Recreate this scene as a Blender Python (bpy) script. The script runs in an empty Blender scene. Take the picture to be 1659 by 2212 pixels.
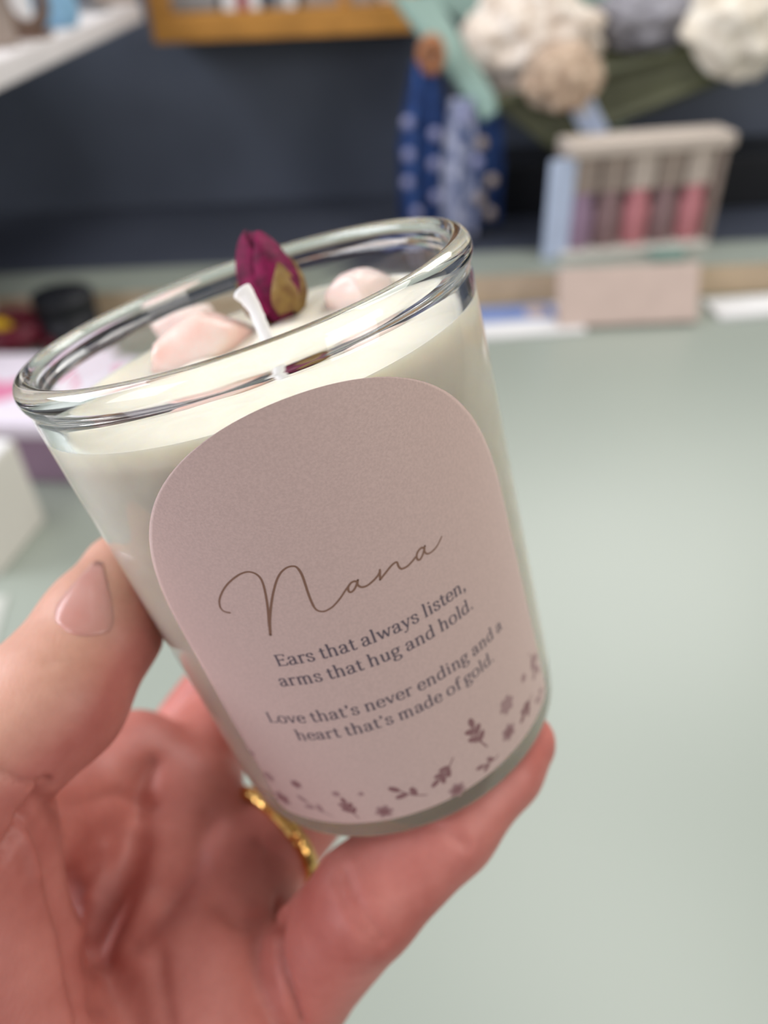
import bpy, bmesh, math, random
import numpy as np
from mathutils import Vector, Matrix, noise
from mathutils.bvhtree import BVHTree

sc = bpy.context.scene
COL = sc.collection
random.seed(7); rng = np.random.default_rng(7)

# ------------------------------------------------------------------ camera
FPX, CX, CY = 1662.0, 829.5, 1106.0
PITCH, ROLL = math.radians(38.2), math.radians(2.6)
CAM = np.array([0.0, 0.0, 1.30])
_F = np.array([0, math.cos(PITCH), -math.sin(PITCH)])
_R0 = np.array([1.0, 0, 0]); _U0 = np.array([0, math.sin(PITCH), math.cos(PITCH)])
_R = _R0*math.cos(ROLL) - _U0*math.sin(ROLL)
_U = _R0*math.sin(ROLL) + _U0*math.cos(ROLL)
C2W = np.stack([_R, -_U, _F], 1)             # camera axes (right, down, forward) -> world

def c2w(p):
    return np.asarray(p) @ C2W.T + CAM
def cp(px, py, z):                           # point at a distance z from the lens plane
    return np.array([(px-CX)/FPX*z, (py-CY)/FPX*z, z])
def _ray(px, py):
    return C2W @ np.array([(px-CX)/FPX, (py-CY)/FPX, 1.0])
def on_z(px, py, z):
    d = _ray(px, py); return CAM + d*(z-CAM[2])/d[2]
def on_y(px, py, y):
    d = _ray(px, py); return CAM + d*y/d[1]
def mpp(p):                                  # metres per pixel at a world point
    return float((np.asarray(p)-CAM) @ _F)/FPX

cam_d = bpy.data.cameras.new('camera')
cam_d.sensor_fit = 'VERTICAL'; cam_d.sensor_height = 34.6; cam_d.sensor_width = 25.95
cam_d.lens = FPX/2212*34.6
cam_d.clip_start = 0.005
cam_d.dof.use_dof = True
cam_d.dof.focus_distance = 0.0945
cam_d.dof.aperture_fstop = 10.8
cam = bpy.data.objects.new('camera', cam_d); COL.objects.link(cam)
cam.matrix_world = Matrix((( _R[0], _U[0], -_F[0], CAM[0]), (_R[1], _U[1], -_F[1], CAM[1]),
                           (_R[2], _U[2], -_F[2], CAM[2]), (0, 0, 0, 1)))
sc.camera = cam

# ------------------------------------------------------------------ materials
def mat(name, color, rough=0.5, spec=0.5, metal=0.0, sss=0.0, sssr=(1, .3, .2), sscale=0.003,
        trans=0.0, ior=1.45, coat=0.0, sheen=0.0, noise_scale=None, noise_amt=0.12, color2=None,
        bump=0.0, bump_scale=400.0, detail=3.0, bump_dist=0.0005):
    m = bpy.data.materials.new(name); m.use_nodes = True
    nt = m.node_tree; b = nt.nodes['Principled BSDF']
    b.inputs['Base Color'].default_value = (*color, 1)
    b.inputs['Roughness'].default_value = rough
    b.inputs['Specular IOR Level'].default_value = spec
    b.inputs['Metallic'].default_value = metal
    b.inputs['IOR'].default_value = ior
    b.inputs['Transmission Weight'].default_value = trans
    b.inputs['Coat Weight'].default_value = coat
    b.inputs['Coat Roughness'].default_value = 0.08
    b.inputs['Sheen Weight'].default_value = sheen
    if sss > 0:
        b.inputs['Subsurface Weight'].default_value = sss
        b.inputs['Subsurface Radius'].default_value = sssr
        b.inputs['Subsurface Scale'].default_value = sscale
    tc = nt.nodes.new('ShaderNodeTexCoord')
    if noise_scale:
        n = nt.nodes.new('ShaderNodeTexNoise'); n.inputs['Scale'].default_value = noise_scale
        n.inputs['Detail'].default_value = detail
        nt.links.new(tc.outputs['Object'], n.inputs['Vector'])
        r = nt.nodes.new('ShaderNodeValToRGB')
        c2 = color2 if color2 else tuple(min(1, c*(1-noise_amt)) for c in color)
        r.color_ramp.elements[0].position = 0.35; r.color_ramp.elements[1].position = 0.65
        r.color_ramp.elements[0].color = (*c2, 1); r.color_ramp.elements[1].color = (*color, 1)
        nt.links.new(n.outputs['Fac'], r.inputs['Fac'])
        nt.links.new(r.outputs['Color'], b.inputs['Base Color'])
    if bump > 0:
        n2 = nt.nodes.new('ShaderNodeTexNoise'); n2.inputs['Scale'].default_value = bump_scale
        n2.inputs['Detail'].default_value = 4
        nt.links.new(tc.outputs['Object'], n2.inputs['Vector'])
        bp = nt.nodes.new('ShaderNodeBump'); bp.inputs['Strength'].default_value = bump
        bp.inputs['Distance'].default_value = bump_dist
        nt.links.new(n2.outputs['Fac'], bp.inputs['Height'])
        nt.links.new(bp.outputs['Normal'], b.inputs['Normal'])
    return m

M = {}
M['glass'] = mat('clear_glass', (0.985, 1.0, 0.99), rough=0.0, trans=1.0, ior=1.5)
M['wax'] = mat('cream_wax', (0.87, 0.81, 0.675), rough=0.38, sss=0.6, sssr=(1, .8, .5), sscale=0.003,
               noise_scale=260, noise_amt=0.04, bump=0.25, bump_scale=500, bump_dist=0.0003)
M['wick'] = mat('cotton_wick', (0.86, 0.84, 0.82), rough=0.9, bump=0.6, bump_scale=2500)
M['quartz'] = mat('rose_quartz', (0.88, 0.58, 0.50), rough=0.18, sss=0.7, sssr=(1, .6, .55), sscale=0.004,
                  noise_scale=160, color2=(0.88, 0.70, 0.62), bump=0.4, bump_scale=300, bump_dist=0.0006)
M['quartz_pale'] = mat('pale_quartz', (0.86, 0.70, 0.62), rough=0.25, sss=0.7, sssr=(1, .7, .6), sscale=0.004,
                       noise_scale=160, color2=(0.86, 0.66, 0.60), bump=0.4, bump_scale=300, bump_dist=0.0006)
M['petal'] = mat('crimson_petal', (0.19, 0.003, 0.052), rough=0.7, spec=0.25, sheen=0.0, noise_scale=500,
                 color2=(0.085, 0.0015, 0.024), bump=0.4, bump_scale=900)
M['sepal'] = mat('dried_sepal', (0.24, 0.145, 0.035), rough=0.7, noise_scale=420, color2=(0.16, 0.075, 0.02), bump=0.5, bump_scale=1200)
M['label'] = mat('pink_paper', (0.66, 0.495, 0.44), rough=0.42, spec=0.4, noise_scale=2600, noise_amt=0.10,
                 bump=0.35, bump_scale=3000, bump_dist=0.0001)
M['ink_brown'] = mat('brown_ink', (0.25, 0.14, 0.095), rough=0.5)
M['ink_grey'] = mat('slate_ink', (0.125, 0.102, 0.122), rough=0.5)
M['ink_plum'] = mat('plum_ink', (0.27, 0.14, 0.14), rough=0.5)
M['ink_plum_pale'] = mat('pale_plum_ink', (0.39, 0.25, 0.24), rough=0.5)
M['gold'] = mat('gold', (0.85, 0.50, 0.16), rough=0.22, metal=1.0)
M['nail'] = mat('nail', (0.66, 0.30, 0.245), rough=0.3, spec=0.5, sss=0.3, sssr=(1, .4, .3), sscale=0.002, coat=0.3,
                noise_scale=120, color2=(0.70, 0.37, 0.31))

def skin_material():
    m = bpy.data.materials.new('skin'); m.use_nodes = True
    nt = m.node_tree; b = nt.nodes['Principled BSDF']
    tc = nt.nodes.new('ShaderNodeTexCoord')
    def noise_n(scale, detail=3):
        n = nt.nodes.new('ShaderNodeTexNoise'); n.inputs['Scale'].default_value = scale; n.inputs['Detail'].default_value = detail
        nt.links.new(tc.outputs['Object'], n.inputs['Vector']); return n
    n1 = noise_n(70, 4); n2 = noise_n(420, 3)
    r = nt.nodes.new('ShaderNodeValToRGB')
    e = r.color_ramp.elements
    e[0].position = 0.34; e[0].color = (0.48, 0.148, 0.118, 1)
    e[1].position = 0.66; e[1].color = (0.60, 0.222, 0.180, 1)
    nt.links.new(n1.outputs['Fac'], r.inputs['Fac'])
    mx = nt.nodes.new('ShaderNodeMixRGB'); mx.blend_type = 'MULTIPLY'; mx.inputs['Fac'].default_value = 0.25
    r2 = nt.nodes.new('ShaderNodeValToRGB')
    r2.color_ramp.elements[0].position = 0.3; r2.color_ramp.elements[0].color = (0.8, 0.7, 0.68, 1)
    r2.color_ramp.elements[1].position = 0.6; r2.color_ramp.elements[1].color = (1, 1, 1, 1)
    nt.links.new(n2.outputs['Fac'], r2.inputs['Fac'])
    at = nt.nodes.new('ShaderNodeAttribute'); at.attribute_name = 'lit_paler_skin'
    pm = nt.nodes.new('ShaderNodeMixRGB'); pm.inputs['Color2'].default_value = (0.74, 0.40, 0.29, 1)
    nt.links.new(at.outputs['Fac'], pm.inputs['Fac']); nt.links.new(r.outputs['Color'], pm.inputs['Color1'])
    nt.links.new(pm.outputs['Color'], mx.inputs['Color1']); nt.links.new(r2.outputs['Color'], mx.inputs['Color2'])
    nt.links.new(mx.outputs['Color'], b.inputs['Base Color'])
    b.inputs['Roughness'].default_value = 0.48
    b.inputs['Specular IOR Level'].default_value = 0.4
    b.inputs['Subsurface Weight'].default_value = 0.35
    b.inputs['Subsurface Radius'].default_value = (1, .35, .2)
    b.inputs['Subsurface Scale'].default_value = 0.0025
    w = nt.nodes.new('ShaderNodeTexNoise'); w.inputs['Scale'].default_value = 1500; w.inputs['Detail'].default_value = 2
    mp = nt.nodes.new('ShaderNodeMapping'); mp.inputs['Scale'].default_value = (1, 0.35, 1); mp.inputs['Rotation'].default_value = (0, 0, .6)
    nt.links.new(tc.outputs['Object'], mp.inputs['Vector']); nt.links.new(mp.outputs['Vector'], w.inputs['Vector'])
    bp = nt.nodes.new('ShaderNodeBump'); bp.inputs['Strength'].default_value = 0.22; bp.inputs['Distance'].default_value = 0.0003
    nt.links.new(w.outputs['Fac'], bp.inputs['Height']); nt.links.new(bp.outputs['Normal'], b.inputs['Normal'])
    return m
M['skin'] = skin_material()

# ------------------------------------------------------------------ object helpers
def link_mesh(name, verts, faces, material, parent=None, smooth=True, recalc=True):
    me = bpy.data.meshes.new(name)
    me.from_pydata([tuple(map(float, v)) for v in verts], [], [tuple(int(i) for i in f) for f in faces])
    if recalc:
        bm = bmesh.new(); bm.from_mesh(me)
        bmesh.ops.recalc_face_normals(bm, faces=bm.faces); bm.to_mesh(me); bm.free()
    me.validate()
    for p in me.polygons: p.use_smooth = smooth
    me.materials.append(material)
    o = bpy.data.objects.new(name, me); COL.objects.link(o)
    if parent is not None: o.parent = parent
    return o
def tag(o, label=None, cat=None, group=None, kind=None):
    if label: o['label'] = label
    if cat: o['category'] = cat
    if group: o['group'] = group
    if kind: o['kind'] = kind
    return o
def empty(name, loc=(0, 0, 0), rz=0.0, matrix=None):
    o = bpy.data.objects.new(name, None); COL.objects.link(o)
    o.empty_display_size = 0.02
    if matrix is not None: o.matrix_world = matrix
    else:
        o.location = tuple(map(float, loc)); o.rotation_euler = (0, 0, rz)
    return o
def bm_obj(name, bm, material, parent=None, smooth=False):
    bmesh.ops.recalc_face_normals(bm, faces=bm.faces)
    me = bpy.data.meshes.new(name); bm.to_mesh(me); bm.free()
    for p in me.polygons: p.use_smooth = smooth
    me.materials.append(material)
    o = bpy.data.objects.new(name, me); COL.objects.link(o)
    if parent is not None: o.parent = parent
    return o
def add_box(bm, c, s, bevel=0.0, rot=None, seg=2):
    r = bmesh.ops.create_cube(bm, size=1.0)
    vs = r['verts']
    bmesh.ops.scale(bm, vec=s, verts=vs)
    if bevel > 0:
        es = list({e for v in vs for e in v.link_edges})
        g = bmesh.ops.bevel(bm, geom=vs+es, offset=bevel, segments=seg, profile=0.6, affect='EDGES')
        vs = list({v for f in g['faces'] for v in f.verts} | {v for v in vs if v.is_valid})
    if rot is not None: bmesh.ops.rotate(bm, cent=(0, 0, 0), matrix=rot, verts=vs)
    bmesh.ops.translate(bm, vec=c, verts=vs)
    return vs
def box(name, c, s, material, parent=None, bevel=0.001, rot=None, smooth=False):
    bm = bmesh.new(); add_box(bm, c, s, bevel, rot)
    return bm_obj(name, bm, material, parent, smooth)
def lathe(prof, n=96, close_top=False):
    V = []; Fc = []
    rows = []
    for (r, z) in prof:
        if r < 1e-7:
            rows.append([len(V)]); V.append((0, 0, z))
        else:
            rows.append(list(range(len(V), len(V)+n)))
            for i in range(n):
                t = 2*math.pi*i/n; V.append((r*math.cos(t), r*math.sin(t), z))
    for A, B in zip(rows[:-1], rows[1:]):
        for i in range(n):
            j = (i+1) % n
            if len(A) == 1 and len(B) == 1: continue
            if len(A) == 1: Fc.append((A[0], B[i], B[j]))
            elif len(B) == 1: Fc.append((A[i], B[0], A[j]))
            else: Fc.append((A[i], B[i], B[j], A[j]))
    return V, Fc
def tube(path, rad, n=12, cap=True):
    path = [np.asarray(p, float) for p in path]
    if not hasattr(rad, '__len__'): rad = [rad]*len(path)
    V = []; Fc = []
    t0 = path[1]-path[0]; t0 /= np.linalg.norm(t0)
    nrm = np.cross(t0, [0.3, 0.5, 0.81]); nrm /= np.linalg.norm(nrm)
    for i, p in enumerate(path):
        t = path[min(i+1, len(path)-1)]-path[max(i-1, 0)]; t = t/np.linalg.norm(t)
        nrm = nrm - t*(nrm@t); nrm /= np.linalg.norm(nrm); b = np.cross(t, nrm)
        for k in range(n):
            a = 2*math.pi*k/n
            V.append(p+rad[i]*(math.cos(a)*nrm+math.sin(a)*b))
    for i in range(len(path)-1):
        for k in range(n):
            j = (k+1) % n
            Fc.append((i*n+k, i*n+j, (i+1)*n+j, (i+1)*n+k))
    if cap:
        Fc.append(tuple(range(n))[::-1]); Fc.append(tuple((len(path)-1)*n+k for k in range(n)))
    return V, Fc
def catmull(P, step=None, sub=8, closed=False):
    P = [np.asarray(p, float) for p in P]
    if closed: Q = [P[-1]]+P+[P[0], P[1]]
    else: Q = [2*P[0]-P[1]]+P+[2*P[-1]-P[-2]]
    out = []
    for i in range(1, len(Q)-2):
        p0, p1, p2, p3 = Q[i-1:i+3]
        for k in range(sub):
            t = k/sub
            out.append(0.5*((2*p1)+(-p0+p2)*t+(2*p0-5*p1+4*p2-p3)*t*t+(-p0+3*p1-3*p2+p3)*t**3))
    out.append(Q[-2])
    return out

# ------------------------------------------------------------------ the candle
GC = np.array([-0.02169849, -0.03231123, 0.11706452])       # rim centre, camera axes
ga = np.array([0.33620997, 1.0, 0.56429618]); ga /= np.linalg.norm(ga)
gv = np.array([0, 0, 1.0])-ga*ga[2]; gv /= np.linalg.norm(gv)
gu = np.cross(gv, ga)
GR0, GRB, GH = 0.03499485, 0.03199700, 0.0857           # wall radius at rim, at base, height
GK = (GRB-GR0)/GH
GL = math.sqrt(1+GK*GK); GSB = -GK/GL; GAPEX = -GR0/GK
X_, Y_, Z_ = C2W@(-gu), C2W@gv, C2W@(-ga)
base_c = c2w(GC+ga*GH)
CANDLE_M = Matrix(((X_[0], Y_[0], Z_[0], base_c[0]), (X_[1], Y_[1], Z_[1], base_c[1]),
                   (X_[2], Y_[2], Z_[2], base_c[2]), (0, 0, 0, 1)))
CANDLE_I = CANDLE_M.inverted()
def wall(s): return GR0+GK*s

candle = empty('scented_candle', matrix=CANDLE_M)
tag(candle, 'cream wax candle in clear glass with pink arched label, held tilted in the hand', 'candle')

def arc(cx_, cz_, rx, rz, a0, a1, n):
    return [(cx_+rx*math.cos(math.radians(a0+(a1-a0)*i/n)), cz_+rz*math.sin(math.radians(a0+(a1-a0)*i/n))) for i in range(n+1)]
prof = [(0, 0.0014), (0.018, 0.0013), (0.0255, 0.0003)]
prof += arc(GRB-0.0022, 0.0022, 0.0022, 0.0022, -90, -6, 8)[0:]
for i in range(1, 25):
    s = (GH-0.0035) + (0.0048-(GH-0.0035))*i/24
    prof.append((wall(s), GH-s))
prof.append((wall(0.0042)-0.00005, GH-0.0042))
zb = GH+0.0000
# bead: outer radius 35.6 mm, inner 32.0 mm
prof += arc(0.0338, zb-0.0012, 0.0018, 0.0023, -52, 180, 22)
prof += [(0.03195, GH-0.0030), (0.03190, GH-0.0045)]
def inner(s): return wall(s)-0.0028
for i in range(0, 21):
    s = 0.006+(GH-0.0092-0.006)*i/20
    prof.append((inner(s), GH-s))
rin = inner(GH-0.0092)
prof += [(rin-0.0006, 0.0072), (rin-0.0018, 0.0059), (rin-0.004, 0.0053), (0.010, 0.0050), (0, 0.0050)]
V, Fc = lathe(prof, 160)
cup = link_mesh('glass_cup', V, Fc, M['glass'], candle)
cup['label'] = 'thick clear glass cup with a rounded rim bead'

# wax fill, wetting the glass
SW = 0.0083
wp = [(0, 0.0048), (0.010, 0.0048), (rin-0.0038, 0.0051), (rin-0.0016, 0.0058), (rin-0.0004, 0.0072)]
for i in range(0, 21):
    s = (GH-0.0092)+(SW-0.0005-(GH-0.0092))*i/20
    wp.append((inner(s)+0.00018, GH-s))
zt = GH-SW
rt = inner(SW)
wp += [(rt-0.0002, zt+0.0004), (rt-0.0010, zt-0.0001), (rt-0.0025, zt-0.0005), (rt-0.006, zt-0.0007)]
for i in range(1, 10): wp.append(((rt-0.006)*(1-i/10), zt-0.0007+0.0003*math.sin(i*1.3)))
wp.append((0, zt-0.0006))
V, Fc = lathe(wp, 160)
V = [np.array(v) for v in V]
for v in V:
    r = math.hypot(v[0], v[1])
    if v[2] > zt-0.002 and r < rt-0.002:
        v[2] += 0.0011*(noise.noise(Vector((v[0]*120, v[1]*120, 3.1))))+0.0005*noise.noise(Vector((v[0]*300, v[1]*300, 7.7)))
link_mesh('wax', V, Fc, M['wax'], candle)

def wax_pt(px, py, h=0.0):
    """point in candle space, h above the wax top, seen at (px, py)"""
    d = np.array([(px-CX)/FPX, (py-CY)/FPX, 1.0])
    s = SW+0.0006-h
    t = (s+GC@ga)/(d@ga)
    q = c2w(d*t)
    return np.array(CANDLE_I @ Vector(q))
def axis_pt(px, py, ref):
    """point seen at (px, py) at the depth (away from lens) of candle-space point ref"""
    w = np.array(CANDLE_M @ Vector(ref)); z = (w-CAM)@_F
    return np.array(CANDLE_I @ Vector(c2w(cp(px, py, z))))

# wick
b0 = wax_pt(588, 752); b1 = axis_pt(570, 715, b0); b2 = axis_pt(552, 672, b0); b3 = axis_pt(536, 645, b0); b4 = axis_pt(522, 628, b0)
path = catmull([b0-np.array([0, 0, .002]), b0, b1, b2, b3, b4], sub=6)
rad = [0.00105+0.0006*max(0, (i/(len(path)-1)-0.6))/0.4*1.0 for i in range(len(path))]
V, Fc = tube(path, rad, 12)
V = [np.array(v)+np.array([noise.noise(Vector(np.array(v)*2200))*0.00012]*3) for v in V]
link_mesh('wick', V, Fc, M['wick'], candle)['label'] = 'white cotton wick bent at the tip'

# rose quartz chunks set in the wax
def chunk(ctr, rx, ry, rz, rot, seed, material, label):
    bm = bmesh.new(); bmesh.ops.create_icosphere(bm, subdivisions=4, radius=1.0)
    rg = random.Random(seed)
    planes = [(Vector((rg.uniform(-1, 1), rg.uniform(-1, 1), rg.uniform(-.3, 1))).normalized(), rg.uniform(.74, .95)) for _ in range(22)]
    for v in bm.verts:
        c = v.co.copy()
        for n, d in planes:
            e = c.dot(n)-d
            if e > 0: c -= n*e*0.85
        c *= 1+0.05*noise.noise(c*3+Vector((seed, 0, 0)))
        v.co = Vector((c.x*rx, c.y*ry, c.z*rz))
    bmesh.ops.rotate(bm, cent=(0, 0, 0), matrix=Matrix.Rotation(rot, 3, 'Z'), verts=bm.verts)
    bmesh.ops.translate(bm, vec=tuple(ctr), verts=bm.verts)
    o = bm_obj('quartz_chunk', bm, material, candle, True); o['label'] = label
    return o
q = wax_pt(436, 762); chunk(q+np.array([0, .002, .0005]), .0100, .0074, .0058, .25, 3, M['quartz'], 'pink quartz chunk nearest the wick, at the left')
q = wax_pt(772, 640); chunk(q+np.array([0, .0, .0004]), .0068, .0058, .0046, -.1, 11, M['quartz_pale'], 'pale pink quartz chunk right of the rosebud')
q = wax_pt(392, 690); chunk(q+np.array([0, .001, -.0002]), .0082, .0055, .0030, .15, 23, M['quartz_pale'], 'pale beige quartz chunk at the back left')

# dried rosebud
rb0 = wax_pt(612, 690); rtip = axis_pt(536, 498, rb0)
ax = Vector(rtip-rb0); hB = ax.length; ax.normalize()
# frame: Z along the bud, -Y towards the lens
camloc = CANDLE_I @ Vector(CAM)
tow = (camloc-Vector(rb0)).normalized(); fy = -(tow-ax*tow.dot(ax)).normalized(); fx = fy.cross(ax).normalized()
BUD = Matrix(((fx.x, fy.x, ax.x, rb0[0]), (fx.y, fy.y, ax.y, rb0[1]), (fx.z, fy.z, ax.z, rb0[2]), (0, 0, 0, 1)))
bud = empty('rosebud'); bud.parent = candle; bud.matrix_local = BUD
bud['label'] = 'dried crimson rosebud with olive sepals'
WB = 0.0046
def bud_r(t): return WB*float(np.interp(t, [0, .08, .2, .35, .55, .72, .86, .95, 1.0], [.45, .72, .95, 1.03, .97, .82, .60, .38, .12]))
def sheet(name, a0, half, t0, t1, off, material, tipw=0.12, thick=0.00035, pw=2.0, n=18, mrows=22, curl=0.0):
    Vt = []; Ft = []
    for layer in (0, 1):
        for j in range(mrows+1):
            t = j/mrows; tt = t0+(t1-t0)*t
            w = half*(1-(1-tipw)*t**pw)*(0.75+0.25*min(1, t*4))
            for i in range(n+1):
                x = -1+2*i/n; an = a0+x*w
                ridge = 0.0003*math.sin(3*x+5*t)
                r = bud_r(tt)+off+ridge+curl*(t**3)+(-0.0006*(abs(x)**2))-layer*thick
                Vt.append((r*math.cos(an), r*math.sin(an), tt*hB))
    N = (n+1)*(mrows+1)
    for j in range(mrows):
        for i in range(n):
            a = j*(n+1)+i
            Ft.append((a, a+1, a+n+2, a+n+1)); Ft.append((N+a, N+a+n+1, N+a+n+2, N+a+1))
    rim = [i for i in range(n+1)]+[(j+1)*(n+1)-1 for j in range(1, mrows+1)]+[mrows*(n+1)+i for i in range(n-1, -1, -1)]+[j*(n+1) for j in range(mrows-1, 0, -1)]
    for p, q_ in zip(rim, rim[1:]+rim[:1]): Ft.append((p, q_, N+q_, N+p))
    return link_mesh(name, Vt, Ft, material, bud)
D = math.radians
V, Fc = lathe([(0, 0)]+[(bud_r(t/14)*0.86, t/14*hB*0.97) for t in range(15)]+[(0, hB*0.985)], 32)
link_mesh('bud_core', V, Fc, M['petal'], bud)
sheet('petal', D(-150), D(68), 0.06, 1.0, 0.0004, M['petal'], .35, pw=3.5)
sheet('petal', D(-62), D(62), 0.05, 0.90, 0.0009, M['petal'], .16, pw=2.0)
sheet('petal', D(-5), D(66), 0.05, 0.93, 0.0005, M['petal'], .10, pw=2.2)
sheet('petal', D(70), D(70), 0.05, 0.97, 0.0003, M['petal'], .10, pw=2.2)
sheet('petal', D(150), D(66), 0.05, 0.95, 0.0006, M['petal'], .10, pw=2.2)
sheet('sepal', D(-62), D(48), 0.0, 0.47, 0.0016, M['sepal'], .03, pw=1.25)
sheet('sepal', D(10), D(40), 0.0, 0.60, 0.0014, M['sepal'], .03, pw=1.1)
sheet('sepal', D(84), D(36), 0.0, 0.85, 0.0014, M['sepal'], .03, pw=1.2)
sheet('sepal', D(170), D(38), 0.0, 0.55, 0.0013, M['sepal'], .03, pw=1.2)

# ---- paper label on the cone, coordinates in millimetres on the unrolled surface
def lab(X, Y, off):
    rho = math.hypot(X, Y)/1000; phi = math.atan2(-X, Y)
    th = -math.pi/2+phi/GSB; s = GAPEX-rho/GL
    r = wall(s)+off/GL
    return (-r*math.cos(th), r*math.sin(th), GH-s+off*GSB*0)
def unlab(px, py):
    """unrolled label coordinates of the front glass point seen at (px, py)"""
    d = np.array([(px-CX)/FPX, (py-CY)/FPX, 1.0])
    da = d@ga; Ca = GC@ga; dp = d-da*ga; Cp = GC-Ca*ga
    q0 = GR0-GK*Ca; q1 = GK*da
    A = dp@dp-q1*q1; B = -2*(dp@Cp)-2*q0*q1; D_ = Cp@Cp-q0*q0
    t = (-B-math.sqrt(max(B*B-4*A*D_, 0)))/(2*A)
    P = d*t; s = P@ga-Ca; w = P-GC-ga*s
    th = math.atan2(w@gv, w@gu)
    rho = (GAPEX-s)*GL*1000; phi = (th+math.pi/2)*GSB
    return np.array([-rho*math.sin(phi), rho*math.cos(phi)])
LB, LT, LY0, LCX, LHW = 920.6, 995.25, 964.0, 3.7, 29.75
def lab_edges(y):
    if y >= LY0:
        h = (y-LY0)/(LT-LY0); w = LHW*max(0, 1-h**2.05)**(1/2.05)
        return LCX-w, LCX+w
    k = (LY0-y)/(LY0-LB); w = LHW+0.2*k
    e = y-LB
    if e < 2.0: w -= 2.0-math.sqrt(max(0, 4.0-(2.0-e)**2))
    return LCX-w+0.15*k, LCX+w+0.15*k
ys = [LB+2.0*(1-math.cos(math.pi/2*i/8)) for i in range(9)]+list(np.linspace(LB+2.4, LY0, 60))+[LY0+(LT-LY0)*math.sin(math.pi/2*i/50) for i in range(1, 51)]
nx = 72
V = []; Fc = []
for layer, off in ((0, 0.00009), (1, 0.00001)):
    for y in ys:
        yb = y+0.0011*((1-(y-LB)/(LT-LB)))*0
        l, r = lab_edges(y)
        for i in range(nx+1):
            x = l+(r-l)*i/nx
            # bottom edge follows the base circle slightly
            V.append(lab(x, y, off))
N = (nx+1)*len(ys)
for j in range(len(ys)-1):
    for i in range(nx):
        a = j*(nx+1)+i
        Fc.append((a, a+1, a+nx+2, a+nx+1))
        Fc.append((N+a, N+a+nx+1, N+a+nx+2, N+a+1))
rim = [i for i in range(nx+1)]+[(j+1)*(nx+1)-1 for j in range(1, len(ys))]+[(len(ys)-1)*(nx+1)+i for i in range(nx-1, -1, -1)]+[j*(nx+1) for j in range(len(ys)-2, 0, -1)]
for p, q_ in zip(rim, rim[1:]+rim[:1]): Fc.append((p, q_, N+q_, N+p))
paper = link_mesh('paper_label', V, Fc, M['label'], candle)
paper['label'] = 'dusty pink arched paper label with printed name and verse'

INK = 0.000115
class Ink:
    def __init__(s): s.V = []; s.F = []
    def stroke(s, pts, wfun, caps=True):
        pts = [np.asarray(p, float) for p in pts]
        Q = [pts[0]]
        for a, b in zip(pts[:-1], pts[1:]):
            L = np.linalg.norm(b-a)
            if L < 1e-6: continue
            k = max(1, int(L/0.4))
            for i in range(1, k+1): Q.append(a+(b-a)*i/k)
        if len(Q) < 2: return
        i0 = len(s.V)
        for i, p in enumerate(Q):
            t = Q[min(i+1, len(Q)-1)]-Q[max(i-1, 0)]; t = t/(np.linalg.norm(t)+1e-9)
            n = np.array([-t[1], t[0]]); w = wfun(t, i/(len(Q)-1))/2
            s.V.append(lab(*(p+n*w), INK)); s.V.append(lab(*(p-n*w), INK))
        for i in range(len(Q)-1):
            a = i0+2*i; s.F.append((a, a+1, a+3, a+2))
        if caps:
            for p, q_, fr in ((Q[0], Q[1], 0), (Q[-1], Q[-2], 1)):
                t = (q_-p)/np.linalg.norm(q_-p); s.disc(p, wfun(t, fr)/2*0.98, n=10)
    def disc(s, p, rx, ry=None, rot=0.0, n=18, off=0.0):
        ry = rx if ry is None else ry
        i0 = len(s.V)
        for k in range(n):
            a = 2*math.pi*k/n; x, y = rx*math.cos(a), ry*math.sin(a)
            c, sn = math.cos(rot), math.sin(rot)
            s.V.append(lab(p[0]+x*c-y*sn, p[1]+x*sn+y*c, INK+off))
        s.F.append(tuple(range(i0, i0+n)))
    def build(s, name, material, label=None):
        o = link_mesh(name, s.V, s.F, material, paper, False, recalc=True)
        if label: o['label'] = label
        return o

# ---- script name, traced
def z1(P): return [(460+x/6.38, 1190+y/6.38) for x, y in P]
def z2(P): return [(700+x/5.925, 1140+y/5.925) for x, y in P]
name_strokes = [
 z1([(240,845),(190,838),(140,815),(105,770),(92,690),(110,610),(160,510),(240,415),(350,330),(440,290),(520,285),(600,315),(660,375),(700,470),(730,600),(750,720),(765,850),(775,980),(785,1060),(795,1150)]),
 z1([(795,1150),(786,980),(795,830),(810,700),(835,560),(880,400),(940,290),(1020,225),(1100,205),(1160,225),(1220,310),(1265,430),(1310,570),(1360,700),(1410,790),(1470,825),(1540,825),(1620,785)])+z2([(130,985),(200,905),(260,815),(290,770),(330,720)]),
 z2([(425,690),(390,680),(345,700),(310,750),(310,800),(340,820),(380,790),(410,735),(430,665)]),
 z2([(430,665),(425,715),(450,745),(490,755),(550,735),(620,680),(680,615),(715,555)]),
 z2([(710,535),(712,600),(715,660)]),
 z2([(715,660),(770,590),(850,490),(900,445),(930,440),(945,480),(970,515),(1000,520),(1060,490),(1120,430),(1170,370)]),
 z2([(1280,255),(1240,255),(1200,295),(1180,350),(1190,400),(1220,405),(1250,360),(1270,300),(1285,230)]),
 z2([(1285,230),(1280,290),(1300,325),(1340,325),(1400,280),(1450,215),(1500,110)])]
ink = Ink()
for si, st in enumerate(name_strokes):
    p = catmull([unlab(*q) for q in st], sub=6)
    wmax = 0.27
    if si == 0: wf = lambda t, u: 0.27+0.12*max(0, (u-.55)/.45)
    elif si == 1: wf = lambda t, u: 0.39-0.12*min(1, u/.3)+0.06*(1 if .42 < u < .62 else 0)
    elif si == 7: wf = lambda t, u: 0.31-0.1*u
    else: wf = lambda t, u: 0.31
    ink.stroke(p, wf)
ink.build('name_lettering', M['ink_brown'], 'brown handwritten-style name')

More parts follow.
